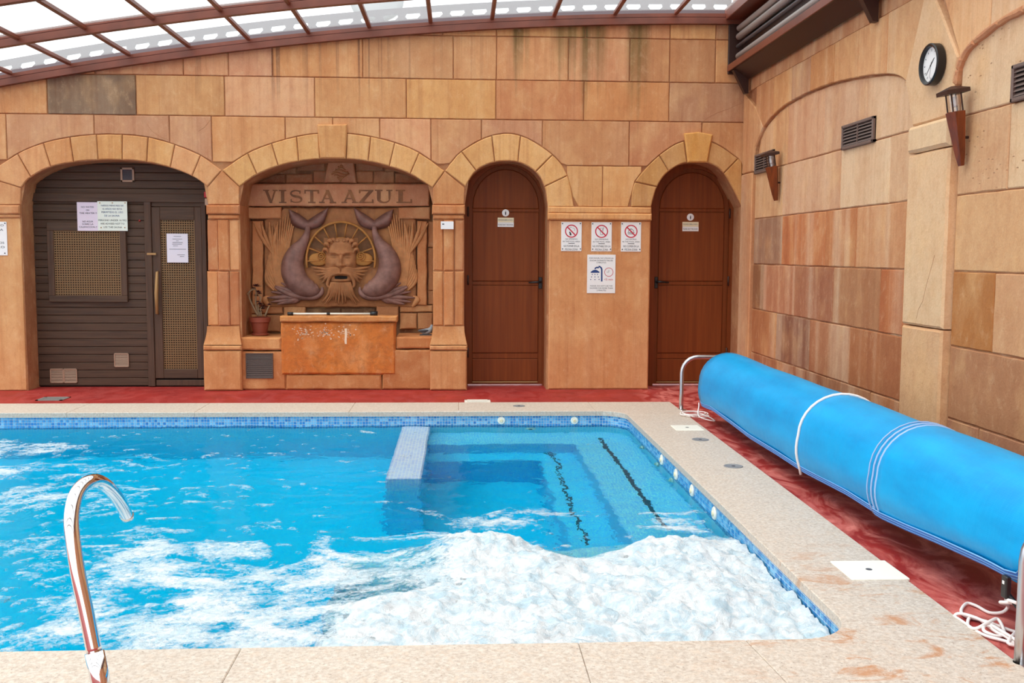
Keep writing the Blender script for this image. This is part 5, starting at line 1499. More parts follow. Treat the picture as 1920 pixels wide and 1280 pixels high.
# lintel with the name
lin_ = sN(bx_(462, 345, 806, 387.5), S(204, 142, 104), 0.10, bev=0.012, name='lintel', jit=0.003, back=0.0)
YL = YN_ - 0.10
def glyph(ch, x0, x1, y0, y1):
    """serif capitals as flat bars: list of polygons in unit square (0..1, 0..1)"""
    def bar(ax, az, bx2, bz, w): 
        L = math.hypot(bx2-ax, bz-az); nx = abs(bz-az)/L*w/2 + 0.0; return [(ax-w/2, az), (ax+w/2, az), (bx2+w/2, bz), (bx2-w/2, bz)]
    def ser(x, z, w, h=0.09): return [(x-w/2, z), (x+w/2, z), (x+w/2, z+h), (x-w/2, z+h)]
    T, t = 0.2, 0.1
    if ch == 'V': return [bar(0.2, 1, 0.55, 0, T), bar(0.85, 1, 0.55, 0, t), ser(0.2, 0.92, 0.42), ser(0.85, 0.92, 0.34)]
    if ch == 'I': return [bar(0.5, 0, 0.5, 1, 0.42), ser(0.5, 0, 0.95), ser(0.5, 0.91, 0.95)]
    if ch == 'T': return [bar(0.5, 0, 0.5, 1, T), ser(0.5, 0.9, 1.0, 0.1), ser(0.5, 0, 0.5), [(0, 0.72), (0.09, 0.72), (0.09, 1), (0, 1)], [(0.91, 0.72), (1, 0.72), (1, 1), (0.91, 1)]]
    if ch == 'A': return [bar(0.15, 0, 0.5, 1, t), bar(0.82, 0, 0.48, 1, T), ser(0.15, 0, 0.34), ser(0.83, 0, 0.4), [(0.25, 0.3), (0.72, 0.3), (0.72, 0.39), (0.25, 0.39)]]
    if ch == 'Z': return [[(0.04, 0.9), (0.96, 0.9), (0.96, 1), (0.04, 1)], [(0.04, 0), (0.96, 0), (0.96, 0.1), (0.04, 0.1)], [(0.04, 0.06), (0.3, 0.06), (0.96, 0.94), (0.7, 0.94)], [(0.04, 0.75), (0.13, 0.75), (0.13, 1), (0.04, 1)], [(0.87, 0), (0.96, 0), (0.96, 0.28), (0.87, 0.28)]]
    if ch == 'L': return [bar(0.28, 0, 0.28, 1, 0.24), ser(0.28, 0.91, 0.56), [(0.04, 0), (0.95, 0), (0.95, 0.1), (0.04, 0.1)], [(0.86, 0), (0.95, 0), (0.95, 0.3), (0.86, 0.3)]]
    if ch == 'U':
        out = [bar(0.22, 0.3, 0.22, 1, T), bar(0.82, 0.3, 0.82, 1, t), ser(0.22, 0.92, 0.42), ser(0.82, 0.92, 0.34)]
        for k in range(8):
            a0 = math.pi + math.pi * k / 8; a1 = math.pi + math.pi * (k+1) / 8
            w0 = 0.1 + 0.05 * math.cos(a0) * -1; w1 = 0.1 + 0.05 * math.cos(a1) * -1
            P_ = lambda a, r, w: (0.52 + (0.30 + r * w) * math.cos(a), 0.32 + (0.27 + r * w) * math.sin(a))
            out.append([P_(a0, -0.5, w0), P_(a0, 0.7, w0), P_(a1, 0.7, w1), P_(a1, -0.5, w1)])
        return out
    if ch == 'S':
        out = []; N = 22
        pts = []
        for k in range(N + 1):
            t_ = k / N
            if t_ < 0.5: a = math.radians(35 + 235 * (t_ / 0.5)); pts.append((0.5 + 0.34 * math.cos(a), 0.735 + 0.215 * math.sin(a), 0.09 + 0.09 * sst(0.5, 1, np.array(t_ / 0.5)).item()))
            else: a = math.radians(90 - 235 * ((t_ - 0.5) / 0.5)); pts.append((0.5 + 0.36 * math.cos(a), 0.27 + 0.22 * math.sin(a), 0.18 - 0.09 * sst(0, 0.6, np.array((t_ - 0.5) / 0.5)).item()))
        for k in range(N):
            (xa, za, wa), (xb, zb, wb_) = pts[k], pts[k+1]; dx, dz = xb-xa, zb-za; L = math.hypot(dx, dz) or 1e-6
            if L > 0.3: continue
            nx, nz = -dz/L, dx/L
            out.append([(xa-nx*wa/2, za-nz*wa/2), (xb-nx*wb_/2, zb-nz*wb_/2), (xb+nx*wb_/2, zb+nz*wb_/2), (xa+nx*wa/2, za+nz*wa/2)])
        out.append([(0.72, 0.72), (0.80, 0.72), (0.80, 0.97), (0.74, 0.92)]); out.append([(0.14, 0.03), (0.2, 0.08), (0.22, 0.3), (0.14, 0.3)])
        return out
M_carvelet = _carve('incised_letters', S(132, 90, 64))
for ch, x0, x1 in (('V', 494, 520), ('I', 523, 537), ('S', 541, 569), ('T', 571, 598), ('A', 599, 629), ('A', 641, 671), ('Z', 672, 701), ('U', 703, 736), ('L', 742, 774)):
    a = P2(x0, 380.5, YL); b = P2(x1, 356, YL); mb = MB()
    for k, pl in enumerate(glyph(ch, 0, 1, 0, 1)):
        q = ccw([(a[0] + (b[0]-a[0]) * px_, a[1] + (b[1]-a[1]) * pz_) for px_, pz_ in pl])
        mb.prism(q, toB(YL), -0.002, 0.007 + 0.0003 * (k % 5))
    mb.build('letter', M_carvelet, lin_)
# corbels and side strips
for q, c_ in ((bx_(465, 388, 530, 411), S(206, 140, 92)), (bx_(748, 388, 807, 411), S(200, 136, 90))): sN(q, c_, 0.07)
sN(bx_(474, 414, 495, 572), S(212, 144, 92), 0.05); sN(bx_(782, 414, 801, 572), S(208, 140, 88), 0.05)
for y0, y1 in ((414, 464), (464, 545), (545, 572)):
    sN(bx_(462, y0, 473, y1), None, 0.01); sN(bx_(802, y0, 814, y1), None, 0.01)
# relief
YR = YN_ - 0.03
rel = sN([(496, 576), (781, 576), (781, 412), (752, 389), (534, 389), (496, 412)], S(150, 98, 62), 0.03, name='relief_panel', mat=M_carve)
Q = lambda px, py, w=0.0: (P2(px, py, YR - w)[0], YR - w, P2(px, py, YR - w)[1])
UPX = (10 + YR) / FPX
def ptube(mb, pts, rad, w=0.02, fl_=0.8, n=8, sub=5):
    """tapered half-sunk strand; pts in picture pixels, radii in pixels"""
    cc = catmull([(*p[:2], p[2] if len(p) > 2 else w, r) for p, r in zip(pts, rad)], sub)
    mb.tube([Q(c_[0], c_[1], c_[2]) for c_ in cc], [max(0.0008, c_[3] * UPX) for c_ in cc], n, flat=fl_)
for s in (1, -1):
    MX = lambda x: x if s == 1 else 2 * 639.5 - x
    mb = MB()
    ptube(mb, [(MX(577), 424), (MX(576), 436), (MX(568), 455), (MX(556), 473), (MX(549), 492), (MX(550), 512), (MX(560), 530), (MX(576), 540), (MX(590), 541), (MX(597), 538)],
          [4.5, 5.5, 10, 16, 20, 22, 21, 18, 14, 7], 0.045, 0.75, 14, 5)
    dl = mb.build('dolphin', M_dolph, rel, True)
    mb = MB()
    # tail flukes: swept lens shapes with a ridge
    for tipx, tipy, c1x, c1y, c2x, c2y in ((541, 392, 553, 404, 552, 416), (616, 389, 602, 402, 600, 416)):
        top = catmull([(577, 413), ((577 + tipx) / 2, 400), (tipx, tipy)], 6); bot = catmull([(577, 432), (c2x, c2y + 9), ((c2x + tipx) / 2 + (-2 if tipx < 577 else 2), (c2y + tipy) / 2 + 9), (tipx, tipy)], 6)
        t_ = np.linspace(0, 1, 11)
        ti = [top[min(len(top)-1, int(k * (len(top)-1)))] for k in t_]; bi = [bot[min(len(bot)-1, int(k * (len(bot)-1)))] for k in t_]
        v = []
        for a_, b_ in zip(ti, bi):
            m_ = ((a_[0]+b_[0])/2, (a_[1]+b_[1])/2)
            v += [Q(MX(a_[0]), a_[1], 0.035), Q(MX(m_[0]), m_[1], 0.055), Q(MX(b_[0]), b_[1], 0.03), Q(MX(m_[0]), m_[1], 0.0)]
        nn = len(ti)
        mb.add(v, [(i*4+k, i*4+(k+1) % 4, (i+1)*4+(k+1) % 4, (i+1)*4+k) for i in range(nn-1) for k in range(4)])
    mb.build('tail_fluke', M_dolph, rel, True)
    # leafy scroll under the dolphin
    mb = MB()
    ptube(mb, [(MX(604), 538), (MX(603), 548), (MX(592), 556), (MX(572), 557), (MX(548), 553), (MX(528), 545), (MX(515), 538)], [2, 4.5, 6, 6, 5.5, 4, 1.5], 0.045)
    for k, (ex, ey) in enumerate(((527, 530), (516, 536), (508, 547), (501, 558), (508, 566), (520, 570), (540, 567))):
        ptube(mb, [(MX(566), 556), (MX((566 + ex) / 2), (556 + ey) / 2 - 3 + k), (MX(ex), ey)], [4.5, 4.6, 1.2], 0.035 + 0.004 * (k % 2))
    mb.build('scroll_leaf', M_dolph, rel, True)
    # reeds around the body
    mb = MB()
    for k in range(11):
        t_ = k / 10
        ex, ey = 505 + 42 * t_, 430 - 36 * math.sin(t_ * 1.4)
        mx_, my_ = 503 + 22 * t_, 500 - 15 * t_
        ptube(mb, [(MX(520 + 14 * t_), 550 - 8 * t_), (MX(mx_ + 12), my_ + 15), (MX(mx_ + 8 + 8 * t_), my_ - 20), (MX(ex + 10 * t_), ey)], [1.6, 2.6, 2.4, 0.8], 0.022)
    for k in range(6):
        ptube(mb, [(MX(515 + 3 * k), 545), (MX(500 + 2 * k), 528 - 6 * k), (MX(498 + 2 * k), 505 - 9 * k)], [1.6, 3.2, 0.7], 0.016)
    mb.build('reeds', M_leafcarve, rel, True)
    mb = MB()
    for (ax, ay, bx3, by) in ((513, 478, 476, 418), (513, 478, 489, 416), (513, 478, 505, 416), (513, 478, 520, 420)):
        ptube(mb, [(MX(ax), ay), (MX((ax + bx3) / 2 - 2), (ay + by) / 2), (MX(bx3), by)], [1.2, 3.6, 1.0], 0.024)
    mb.build('fan_leaf', M_leafcarve, rel, True)
    mb = MB()
    ptube(mb, [(MX(506), 575), (MX(497), 562), (MX(505), 556)], [2, 6, 2], 0.02)
    mb.build('fan_leaf', M_leafcarve, rel, True)
# scallop behind the head
SCX, SCY, SR = 639, 487, 64.5
def pol(a, r, w, ky=1.1): return Q(SCX + r * math.cos(a), SCY - r * ky * math.sin(a), w)
mb = MB()
AA = np.linspace(math.radians(-12), math.radians(192), 40)
mb.tube([pol(a, SR, 0.045) for a in AA], 0.012, 8)
mb.tube([pol(a, 37, 0.04) for a in np.linspace(0.2, math.pi - 0.2, 24)], 0.010, 8)
for k in range(10):
    a = math.radians(-2 + 184 * k / 9); mb.tube([pol(a, 38, 0.04), pol(a, 52, 0.046), pol(a, SR, 0.042)], [0.006, 0.008, 0.007], 6)
sh = mb.build('shell_rim', M_shell, rel, True)
mb = MB(); v = [pol(a, r, w) for a in AA for r, w in ((36, 0.012), (50, 0.004), (64, 0.014))]
mb.add(v, [(i*3+k, i*3+k+1, (i+1)*3+k+1, (i+1)*3+k) for i in range(len(AA)-1) for k in range(2)]); mb.build('shell_flutes', M_shelldark, rel, True)
for s in (1, -1):
    cxp = 639 - 37 * s
    mb = MB()
    mb.lathe([(0.001, 0.012), (0.045, 0.012), (0.052, 0.0), (0.055, -0.02)][::-1], Q(cxp - 5 * s, 486, 0.03), 22, Vector((0, -1, 0)).to_track_quat('Z', 'Y').to_matrix() @ Matrix.Diagonal((1.9, 1.3, 1)))
    mb.build('shell_lobe', M_shell, rel, True)
    mb = MB()
    sp = [(cxp + s * (0.5 + 8.5 * t_) * math.cos(2.2 * 2 * math.pi * t_ + (0 if s == 1 else math.pi)), 480 + (0.5 + 8.5 * t_) * math.sin(2.2 * 2 * math.pi * t_)) for t_ in np.linspace(0.05, 1, 34)]
    mb.tube([Q(a_, b_, 0.052) for a_, b_ in sp], [0.006] * len(sp), 6); mb.build('shell_spiral', M_shell, rel, True)
# the face
nx_, nz_ = 56, 76
gxp = np.linspace(607, 671, nx_); gyp = np.linspace(446, 534, nz_)
GX, GY = np.meshgrid(gxp, gyp)
uu_ = (GX - 639) / 29.0; vv_ = (GY - 488) / 44.0
g_ = lambda x, y, sx, sy, a=1.0: a * np.exp(-(((GX - 639 - x) / sx) ** 2 + ((GY - y) / sy) ** 2))
base = np.sqrt(np.clip(1 - np.abs(uu_) ** 2.4 - np.abs(vv_) ** 4 * 0.8, 0, 1))
Hf = 0.085 * base
for s in (1, -1):
    Hf += g_(12 * s, 473 - 0, 8, 2.2, 0.016) + g_(5.5 * s, 476, 4, 2.4, 0.012)          # brows
    Hf -= g_(12.5 * s, 481, 6.5, 3.4, 0.020)                                             # sockets
    Hf += g_(12.5 * s, 481.5, 4.2, 2.3, 0.015)                                           # eyeballs
    Hf -= g_(12.5 * s, 483.8, 6, 0.9, 0.008) + g_(12.5 * s, 478.9, 6, 0.8, 0.006)        # lids
    Hf += g_(16 * s, 494, 6.5, 5.5, 0.016)                                               # cheeks
    Hf += g_(4.8 * s, 498, 2.6, 2.4, 0.018)                                              # nostrils
    Hf -= g_(9.5 * s, 501, 2.4, 3.6, 0.008)
Hf += g_(0, 489, 2.8, 10.5, 0.026) + g_(0, 497.5, 3.6, 3, 0.022)
Hf -= g_(0, 477.5, 1.2, 3.2, 0.008)
Hf += g_(0, 456, 18, 6, 0.006)
Hf -= g_(0, 519.5, 11, 3.4, 0.055)                                                       # open mouth
Hf += g_(0, 525.8, 12, 2.0, 0.022) + g_(0, 513, 12, 2.2, 0.012)
Hf = 0.085 * base + (Hf - 0.085 * base) * 1.45
Hf = np.where(base > 0.02, Hf, -0.02)
mb = MB(); vv3 = []
for j in range(nz_):
    for i in range(nx_): vv3.append(Q(GX[j, i], GY[j, i], 0.03 + float(Hf[j, i])))
mb.add(vv3, [(j*nx_+i, (j+1)*nx_+i, (j+1)*nx_+i+1, j*nx_+i+1) for j in range(nz_-1) for i in range(nx_-1)])
mb.build('bearded_face', M_carve, rel, True)
mb = MB(); mb.box(Q(628, 522.5, 0.075), Q(651, 517.5, 0.083)); mb.build('open_mouth', M_dark, rel)
mb = MB()
for s in (1, -1):
    X_ = lambda d: 639 + d * s
    # hair tufts
    for k, (ex, ey, r) in enumerate(((6, 450, 3), (13, 448, 3.4), (20, 450, 3.8), (27, 456, 3.4), (29, 466, 2.8))):
        ptube(mb, [(X_(ex * 0.8), ey + 8, 0.09), (X_(ex * 0.95), ey + 1, 0.105), (X_(ex + 3), ey + 2, 0.095), (X_(ex + 4), ey + 7, 0.075)], [1.5, r, r * 0.8, 0.8], 0.09)
    # moustache
    for k in range(5):
        ptube(mb, [(X_(1.5), 505 + k * 1.6, 0.12), (X_(11), 503 + 2.4 * k, 0.115), (X_(26), 505 + 3.6 * k, 0.075), (X_(44 - 3 * k), 502 + 6.2 * k, 0.045), (X_(56 - 5 * k), 500 + 7.5 * k, 0.03)], [1.6, 3.0, 3.0, 2.2, 0.6], 0.1)
    ptube(mb, [(X_(4), 511, 0.115), (X_(16), 514, 0.105), (X_(23), 524, 0.085), (X_(25), 534, 0.075), (X_(21), 538, 0.075), (X_(19), 533, 0.075)], [2.2, 3.2, 3.2, 2.8, 2.0, 1.0], 0.1)
    # beard
    for k in range(7):
        ptube(mb, [(X_(1 + 2.6 * k), 529, 0.095), (X_(2 + 3.0 * k), 541, 0.085), (X_(3 + 3.6 * k + 2 * math.sin(k)), 553, 0.06), (X_(4 + 5.2 * k), 566 + 5 * math.cos(k * 1.3), 0.03)], [2.4, 3.0, 2.6, 0.7], 0.08)
mb.build('hair_and_beard', M_carve, rel, True)

# basin, ledges and plinths
def blockpx(name, x0, y0, x1, y1, yf, yb, col, mat=M_stone_n, bev=0.016, parent=None, zbot=None, jit=True):
    a = P2(x0, y1, yf); b = P2(x1, y0, yf); z0 = a[1] if zbot is None else zbot
    p2 = subdiv(inset(rect(a[0], z0, b[0], b[1]), 0.003), 0.08, 0.003, rng)
    mb = MB(); mb.prism(p2, toB(yf), -(yb - yf), 0.0, bev); return mb.build(name, mat, parent or fx, color=col)
zl = P2(490, 632, 0.0)[1]
blockpx('ledge_stone', 450, 632, 527, 657, 0.0, 0.5, S(206, 136, 78))
blockpx('plinth_stone', 450, 658, 536, 730, 0.01, 0.5, S(200, 130, 76), zbot=0.0)
blockpx('ledge_stone', 742, 631, 811, 654, 0.0, 0.5, S(198, 128, 72))
blockpx('plinth_stone', 716, 655, 811, 730, 0.0, 0.5, S(190, 122, 70), zbot=0.0)
bas = blockpx('basin_front', 527, 604, 742, 703, -0.012, 0.16, S(214, 124, 42), M_stone_f, 0.02)
blockpx('plinth_stone', 536, 702, 716, 731, 0.0, 0.4, S(196, 128, 74), zbot=0.0)
blockpx('basin_rim', 524, 592, 745, 604, -0.035, 0.14, S(208, 138, 74), M_stone_n, 0.012)
# white lime runs on the basin
_t = NT('lime_streaks'); _p = _t.pos()
for (x0, y0, x1, y1) in ((646.5, 616, 650.5, 645),):
    a = P2(x0, y1, -0.012); b = P2(x1, y0, -0.012); mb = MB(); q = subdiv(rect(a[0], a[1], b[0], b[1]), 0.02, 0.003, rng); mb.prism(q, toB(-0.012), -0.003, 0.0022); mb.build('lime_run', simple('lime', S(232, 206, 178), 0.9), bas)
rl = random.Random(5); mb = MB()
for k in range(150):
    cx = rl.choice([rl.gauss(568, 9), rl.gauss(612, 9), rl.gauss(650, 9)]); cyy = rl.gauss(623, 6) ; r = rl.uniform(0.4, 1.5) * UPX
    if cyy > 640: continue
    p = P2(cx, cyy, -0.014); nn = 6; mb.add([(p[0] + r * 1.4 * math.cos(k + 2*math.pi*i/nn), -0.0128, p[1] + r * rl.uniform(.6, 1.1) * math.sin(k + 2*math.pi*i/nn)) for i in range(nn)], [tuple(range(nn))])
mb.build('lime_spots', simple('lime_pale', S(222, 186, 156), 0.9), bas, kind='stuff')
# back ledge stones behind the basin
for q in (bx_(462, 570, 531, 588), bx_(532, 572, 574, 592), bx_(462, 588, 500, 622), bx_(500, 590, 527, 622)): sN(q, None, 0.02)
for q in (bx_(706, 573, 748, 600), bx_(749, 571, 812, 585), bx_(749, 586, 782, 617), bx_(783, 586, 812, 617)): sN(q, None, 0.05 if q[0][0] == 706 else 0.02)
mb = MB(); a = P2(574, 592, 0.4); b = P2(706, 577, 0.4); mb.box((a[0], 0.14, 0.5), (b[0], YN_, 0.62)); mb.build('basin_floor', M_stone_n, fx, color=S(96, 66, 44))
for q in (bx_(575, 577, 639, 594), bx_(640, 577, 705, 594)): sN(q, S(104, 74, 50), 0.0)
# dark grille in the left plinth
g = grille(461, 662, 511.5, 709.5, 0.008, simple('grille_dark', S(92, 74, 68), 0.6), 'dark square mesh grille low in the fountain plinth', 12, 0.008)
# measuring rod across the basin
p0 = atY(545, 588, 0.03); p1 = atY(702, 588, 0.03)
rod = empty('spray_bar', ((p0.x + p1.x) / 2, 0.03, p0.z), label='thin white rod with black ends lying on the fountain basin', cat='rod')
mb = MB(); mb.tube([p0, p1], 0.009, 10); mb.build('rod', M_ivory, rod, True)
for p, r, L in ((p0, 0.017, 0.03), ((p0 + p1) / 2 - Vector((0.04, 0, 0)), 0.014, 0.018), (p1, 0.026, 0.04)):
    mb = MB(); mb.tube([p - Vector((L, 0, 0)), p + Vector((L * 0.8, 0, 0))], r, 12); mb.build('end_cap', M_black, rod, True)

# potted succulent
zled = zl + 0.001
pc = Vector((atY(487.5, 610, 0.24).x, 0.24, zled))
pot = empty('potted_succulent', tuple(pc), label='dark-leaved succulent in a terracotta pot on the fountain ledge', cat='plant')
mb = MB(); mb.lathe([(0.001, 0), (0.080, 0), (0.088, 0.006), (0.088, 0.02), (0.074, 0.022), (0.001, 0.022)], pc, 28); mb.build('saucer', M_terra, pot, 30.0)
mb = MB(); mb.lathe([(0.001, 0.012), (0.066, 0.012), (0.093, 0.135), (0.104, 0.137), (0.107, 0.182), (0.098, 0.184), (0.092, 0.165), (0.001, 0.16)], pc, 28); mb.build('pot', M_terra, pot, 30.0)
mb = MB(); mb.lathe([(0.001, 0.160), (0.093, 0.160), (0.09, 0.166), (0.001, 0.172)], pc, 20); mb.build('soil', simple('soil', S(62, 44, 32), 0.95), pot)
def stemv(px, py): 
    q = atY(px, py, 0.24); return q
ros = []
stems = [[(485, 592), (480, 575), (479, 560), (481, 548), (478, 540)], [(487, 592), (484, 575), (489, 560), (484, 552)], [(484, 592), (474, 574), (466, 552), (474, 540)], [(497, 592), (502, 580), (504, 574)], [(490, 592), (489, 580), (492, 574)], [(479, 540), (470, 545), (464, 552)]]
for sg in stems:
    mb = MB(); cc = catmull([tuple(stemv(*q) + Vector((0, 0.01 * math.sin(q[0]), 0))) for q in sg], 5)
    mb.tube(cc, list(np.linspace(0.011, 0.006, len(cc))), 7); mb.build('stem', M_stem, pot, True)
def rosette(c, r, n, seed):
    rg = random.Random(seed); mb = MB()
    for k in range(n):
        a = k * 2.4; el = 0.15 + 0.9 * k / n; L = r * (1.0 - 0.45 * k / n) * rg.uniform(0.85, 1.1)
        d = Vector((math.cos(a) * math.cos(el), math.sin(a) * math.cos(el), math.sin(el))); sd_ = Vector((-math.sin(a), math.cos(a), 0)); up = d.cross(sd_) * -1
        w = L * 0.24
        v = [c, c + d * L * 0.55 + sd_ * w, c + d * L, c + d * L * 0.55 - sd_ * w, c + d * L * 0.5 + Vector((0, 0, 0.15 * w)), c + d * L * 0.5 - Vector((0, 0, 0.35 * w))]
        mb.add(v, [(0, 1, 4), (1, 2, 4), (2, 3, 4), (3, 0, 4), (1, 0, 5), (2, 1, 5), (3, 2, 5), (0, 3, 5)])
    mb.build('leaf_rosette', M_aeon, pot)
for k, (px, py, r, n) in enumerate(((481, 537, 0.062, 18), (484, 548, 0.05, 16), (480, 555, 0.045, 16), (487, 551, 0.045, 14), (488, 571, 0.05, 18), (490, 579, 0.052, 18), (484, 566, 0.035, 12), (493, 575, 0.045, 16), (504, 572, 0.04, 12), (475, 540, 0.03, 10), (488, 584, 0.04, 14))):
    rosette(stemv(px, py) + Vector((0, 0.02 * ((k % 3) - 1), 0)), r, n, k)

# grey dove ornament
dvc = atY(798, 616, 0.2); dvc.z = zled
dove = empty('dove_figurine', tuple(dvc), label='small grey dove ornament on the right ledge of the fountain', cat='figurine')
mb = MB(); dx = lambda a, b, c_=0: tuple(dvc + Vector((a, c_, b)))
mb.tube([dx(-0.075, 0.05), dx(-0.055, 0.048), dx(-0.025, 0.042), dx(0.01, 0.042), dx(0.04, 0.052), dx(0.058, 0.075), dx(0.062, 0.09), dx(0.067, 0.103), dx(0.073, 0.108)], [0.006, 0.013, 0.026, 0.033, 0.03, 0.021, 0.017, 0.017, 0.008], 12); mb.build('body', M_dove, dove, True)
mb = MB(); mb.tube([dx(0.075, 0.106), dx(0.092, 0.101)], [0.006, 0.001], 6); mb.build('beak', M_dovedark, dove, True)
for s in (-1, 1):
    mb = MB(); mb.tube([dx(0.03, 0.052, 0.026 * s), dx(-0.01, 0.05, 0.031 * s), dx(-0.05, 0.048, 0.018 * s), dx(-0.08, 0.05, 0.008 * s)], [0.008, 0.016, 0.012, 0.002], 8, flat=0.6); mb.build('wing', M_dovedark, dove, True)
mb = MB(); mb.bbox(dx(-0.06, 0.0, -0.03), dx(0.06, 0.014, 0.03), 0.004); mb.build('base', M_dovedark, dove)

# ================================================================== RIGHT WALL FITTINGS
def wall_vent(u0, u1, z0, z1, label, n=6):
    x = XR + 0.002; fr = 0.022
    rt = empty('wall_vent', (XR, -(u0 + u1) / 2, z0), label=label, cat='vent')
    mb = MB()
    for a, b in (((u0, z0), (u1, z0 + fr)), ((u0, z1 - fr), (u1, z1)), ((u0, z0), (u0 + fr, z1)), ((u1 - fr, z0), (u1, z1))): mb.bbox((x - 0.022, -a[0], a[1]), (x + 0.01, -b[0], b[1]), 0.004)
    mb.build('frame', M_vent, rt)
    mb = MB(); mb.box((x - 0.004, -u0, z0), (x + 0.006, -u1, z1)); mb.build('back', M_dark, rt)
    for k in range(n):
        z = z0 + fr + (k + 0.5) * (z1 - z0 - 2 * fr) / n; h = (z1 - z0) / n * 0.28
        mb = MB(); mb.add([(x - 0.018, -u0 - fr, z - h), (x - 0.018, -u1 + fr, z - h), (x - 0.005, -u1 + fr, z + h), (x - 0.005, -u0 - fr, z + h)], [(0, 3, 2, 1)]); mb.build('slat', M_vent, rt)
    mb = MB(); um = (u0 + u1) / 2; mb.box((x - 0.016, -um - 0.008, z0 + fr), (x - 0.006, -um + 0.008, z1 - fr)); mb.build('mullion', M_vent, rt)
zv0, zv1 = R2(1641, 266)[1], R2(1641, 217)[1]
wall_vent(R2(1582, 250)[0], R2(1641, 250)[0], zv0, zv1, 'rectangular slatted vent in the middle of the right wall bay')
wall_vent(R2(1418, 300)[0], R2(1452, 300)[0], R2(1418, 327)[1], R2(1418, 291)[1], 'slatted vent near the back corner, partly behind a torch lamp')
wall_vent(R2(1901, 160)[0], R2(1901, 160)[0] + 0.56, zv0 + 0.01, zv1 + 0.02, 'slatted vent cut by the right picture edge')

def torch(px, py_tip, label, xo=0.0):
    p = atX(px, py_tip, XR - xo)
    rt = empty('torch_lamp', (p.x, p.y, p.z), label=label, cat='wall lamp')
    lean = Vector((-0.16, 0.0, 1.0)).normalized()
    o = Vector((p.x - 0.03, p.y, p.z))
    ax = Vector((0, 1, 0)); bx4 = ax.cross(lean).normalized()
    def ringp(h, w, d, n=6):
        c = o + lean * h
        return [c + ax * w * math.cos(a) + bx4 * d * math.sin(a) for a in [2*math.pi*(k+0.5)/n for k in range(n)]]
    mb = MB(); rs = [ringp(0, 0.018, 0.018), ringp(0.06, 0.034, 0.03), ringp(0.30, 0.066, 0.058), ringp(0.305, 0.05, 0.045)]
    v = [q for r in rs for q in r]; mb.add(v, [(i*6+k, i*6+(k+1) % 6, (i+1)*6+(k+1) % 6, (i+1)*6+k) for i in range(3) for k in range(6)] + [tuple(range(6))[::-1], tuple(18+k for k in range(6))]); mb.build('wooden_body', M_torch, rt)
    mb = MB(); mb.tube([o + lean * 0.30, o + lean * 0.40], 0.034, 14, caps=False); mb.build('glass_chimney', M_glass, rt, True)
    mb = MB(); mb.lathe([(0.001, 0), (0.014, 0.005), (0.017, 0.03), (0.01, 0.055), (0.001, 0.06)], o + lean * 0.33, 12, lean.to_track_quat('Z', 'Y').to_matrix()); mb.build('bulb', M_white, rt, True)
    for k in range(4):
        a = math.pi / 4 + k * math.pi / 2; off = ax * 0.044 * math.cos(a) + bx4 * 0.040 * math.sin(a)
        mb = MB(); mb.tube([o + lean * 0.30 + off, o + lean * 0.405 + off], 0.005, 6); mb.build('rod', M_dbrown, rt)
    mb = MB(); v = []
    for h, w in ((0.402, 0.066), (0.424, 0.066), (0.446, 0.012)):
        c = o + lean * h; v += [c + ax * w * sx_ + bx4 * w * sy_ for sx_, sy_ in ((-1, -1), (1, -1), (1, 1), (-1, 1))]
    mb.add(v, [(i*4+k, i*4+(k+1) % 4, (i+1)*4+(k+1) % 4, (i+1)*4+k) for i in range(2) for k in range(4)] + [(3, 2, 1, 0), (8, 9, 10, 11)]); mb.build('cap', M_dbrown, rt)
    mb = MB(); mb.tube([o + lean * 0.16, Vector((XR + 0.004, p.y, p.z + 0.16))], 0.008, 8); mb.build('wall_bracket', M_dbrown, rt)
torch(1812, 311, 'reddish wooden torch lamp below the clock')
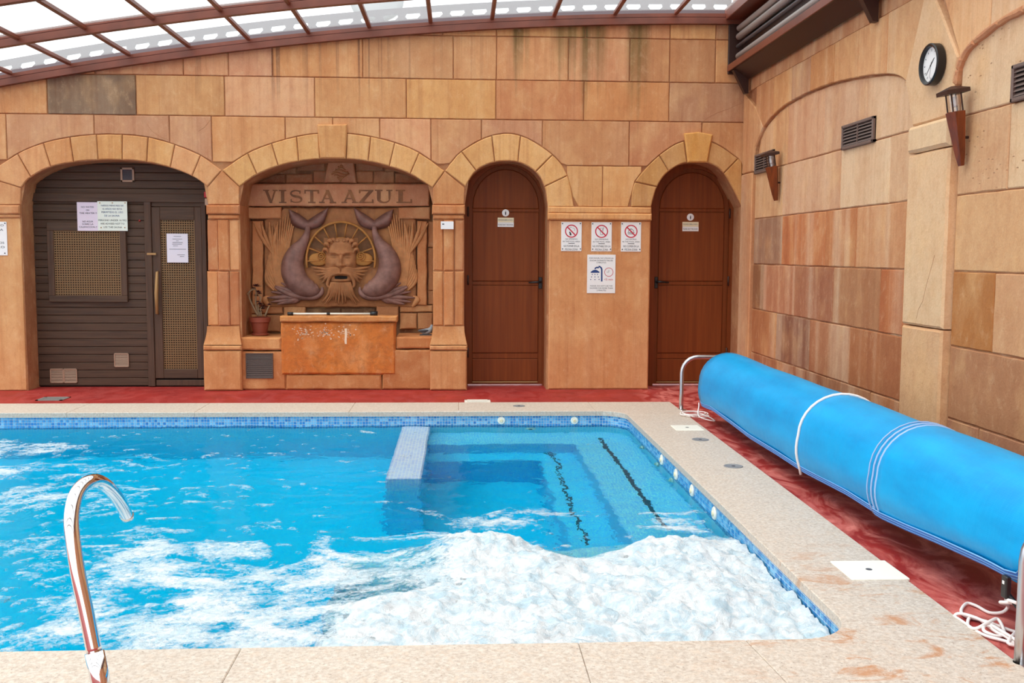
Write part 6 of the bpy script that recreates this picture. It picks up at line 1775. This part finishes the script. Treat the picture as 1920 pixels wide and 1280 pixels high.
torch(1461, 376, 'dark wooden torch lamp near the back corner of the right wall')

pc_ = atX(1757, 121, XR - 0.03)
clk = empty('wall_clock', (XR - 0.03, pc_.y, pc_.z), label='round black-rimmed wall clock with white dial', cat='clock')
Mc = Vector((-1, 0, 0)).to_track_quat('Z', 'Y').to_matrix()
rc = 0.122; cc_ = (XR - 0.03, pc_.y, pc_.z)
mb = MB(); mb.lathe([(0.001, 0), (rc * 0.92, 0), (rc, 0.008), (rc, 0.052), (rc * 0.95, 0.058), (rc * 0.86, 0.055), (rc * 0.845, 0.034), (0.001, 0.034)], cc_, 40, Mc); mb.build('case', M_black, clk, 35.0)
mb = MB(); mb.lathe([(0.001, 0.0345), (rc * 0.84, 0.0345), (rc * 0.84, 0.0355), (0.001, 0.0355)], cc_, 40, Mc); mb.build('dial', M_white, clk)
XF = XR - 0.03 - 0.037
def hand(ang, L, w, name):
    d = Vector((0, -math.sin(ang), math.cos(ang))); s = Vector((0, math.cos(ang), math.sin(ang)))
    o = Vector((XF, pc_.y, pc_.z)); mb = MB()
    v = [o - d * 0.015 - s * w, o - d * 0.015 + s * w, o + d * L + s * w * 0.6, o + d * L - s * w * 0.6]
    mb.add(v + [q + Vector((-0.001, 0, 0)) for q in v], [(0, 1, 2, 3), (7, 6, 5, 4), (0, 4, 5, 1), (1, 5, 6, 2), (2, 6, 7, 3), (3, 7, 4, 0)]); mb.build(name, M_black, clk)
hand(math.radians(49), 0.05, 0.0035, 'hour_hand'); hand(math.radians(228), 0.082, 0.002, 'minute_hand'); hand(math.radians(190), 0.08, 0.0008, 'second_hand')
for k in range(12):
    a = k * math.pi / 6; mb = MB(); d = Vector((0, -math.sin(a), math.cos(a))); s = Vector((0, math.cos(a), math.sin(a))); o = Vector((XF + 0.001, pc_.y, pc_.z))
    v = [o + d * 0.076 - s * 0.003, o + d * 0.076 + s * 0.003, o + d * 0.09 + s * 0.003, o + d * 0.09 - s * 0.003]; mb.add(v, [(0, 1, 2, 3)]); mb.build('hour_mark', M_inkgrey, clk)
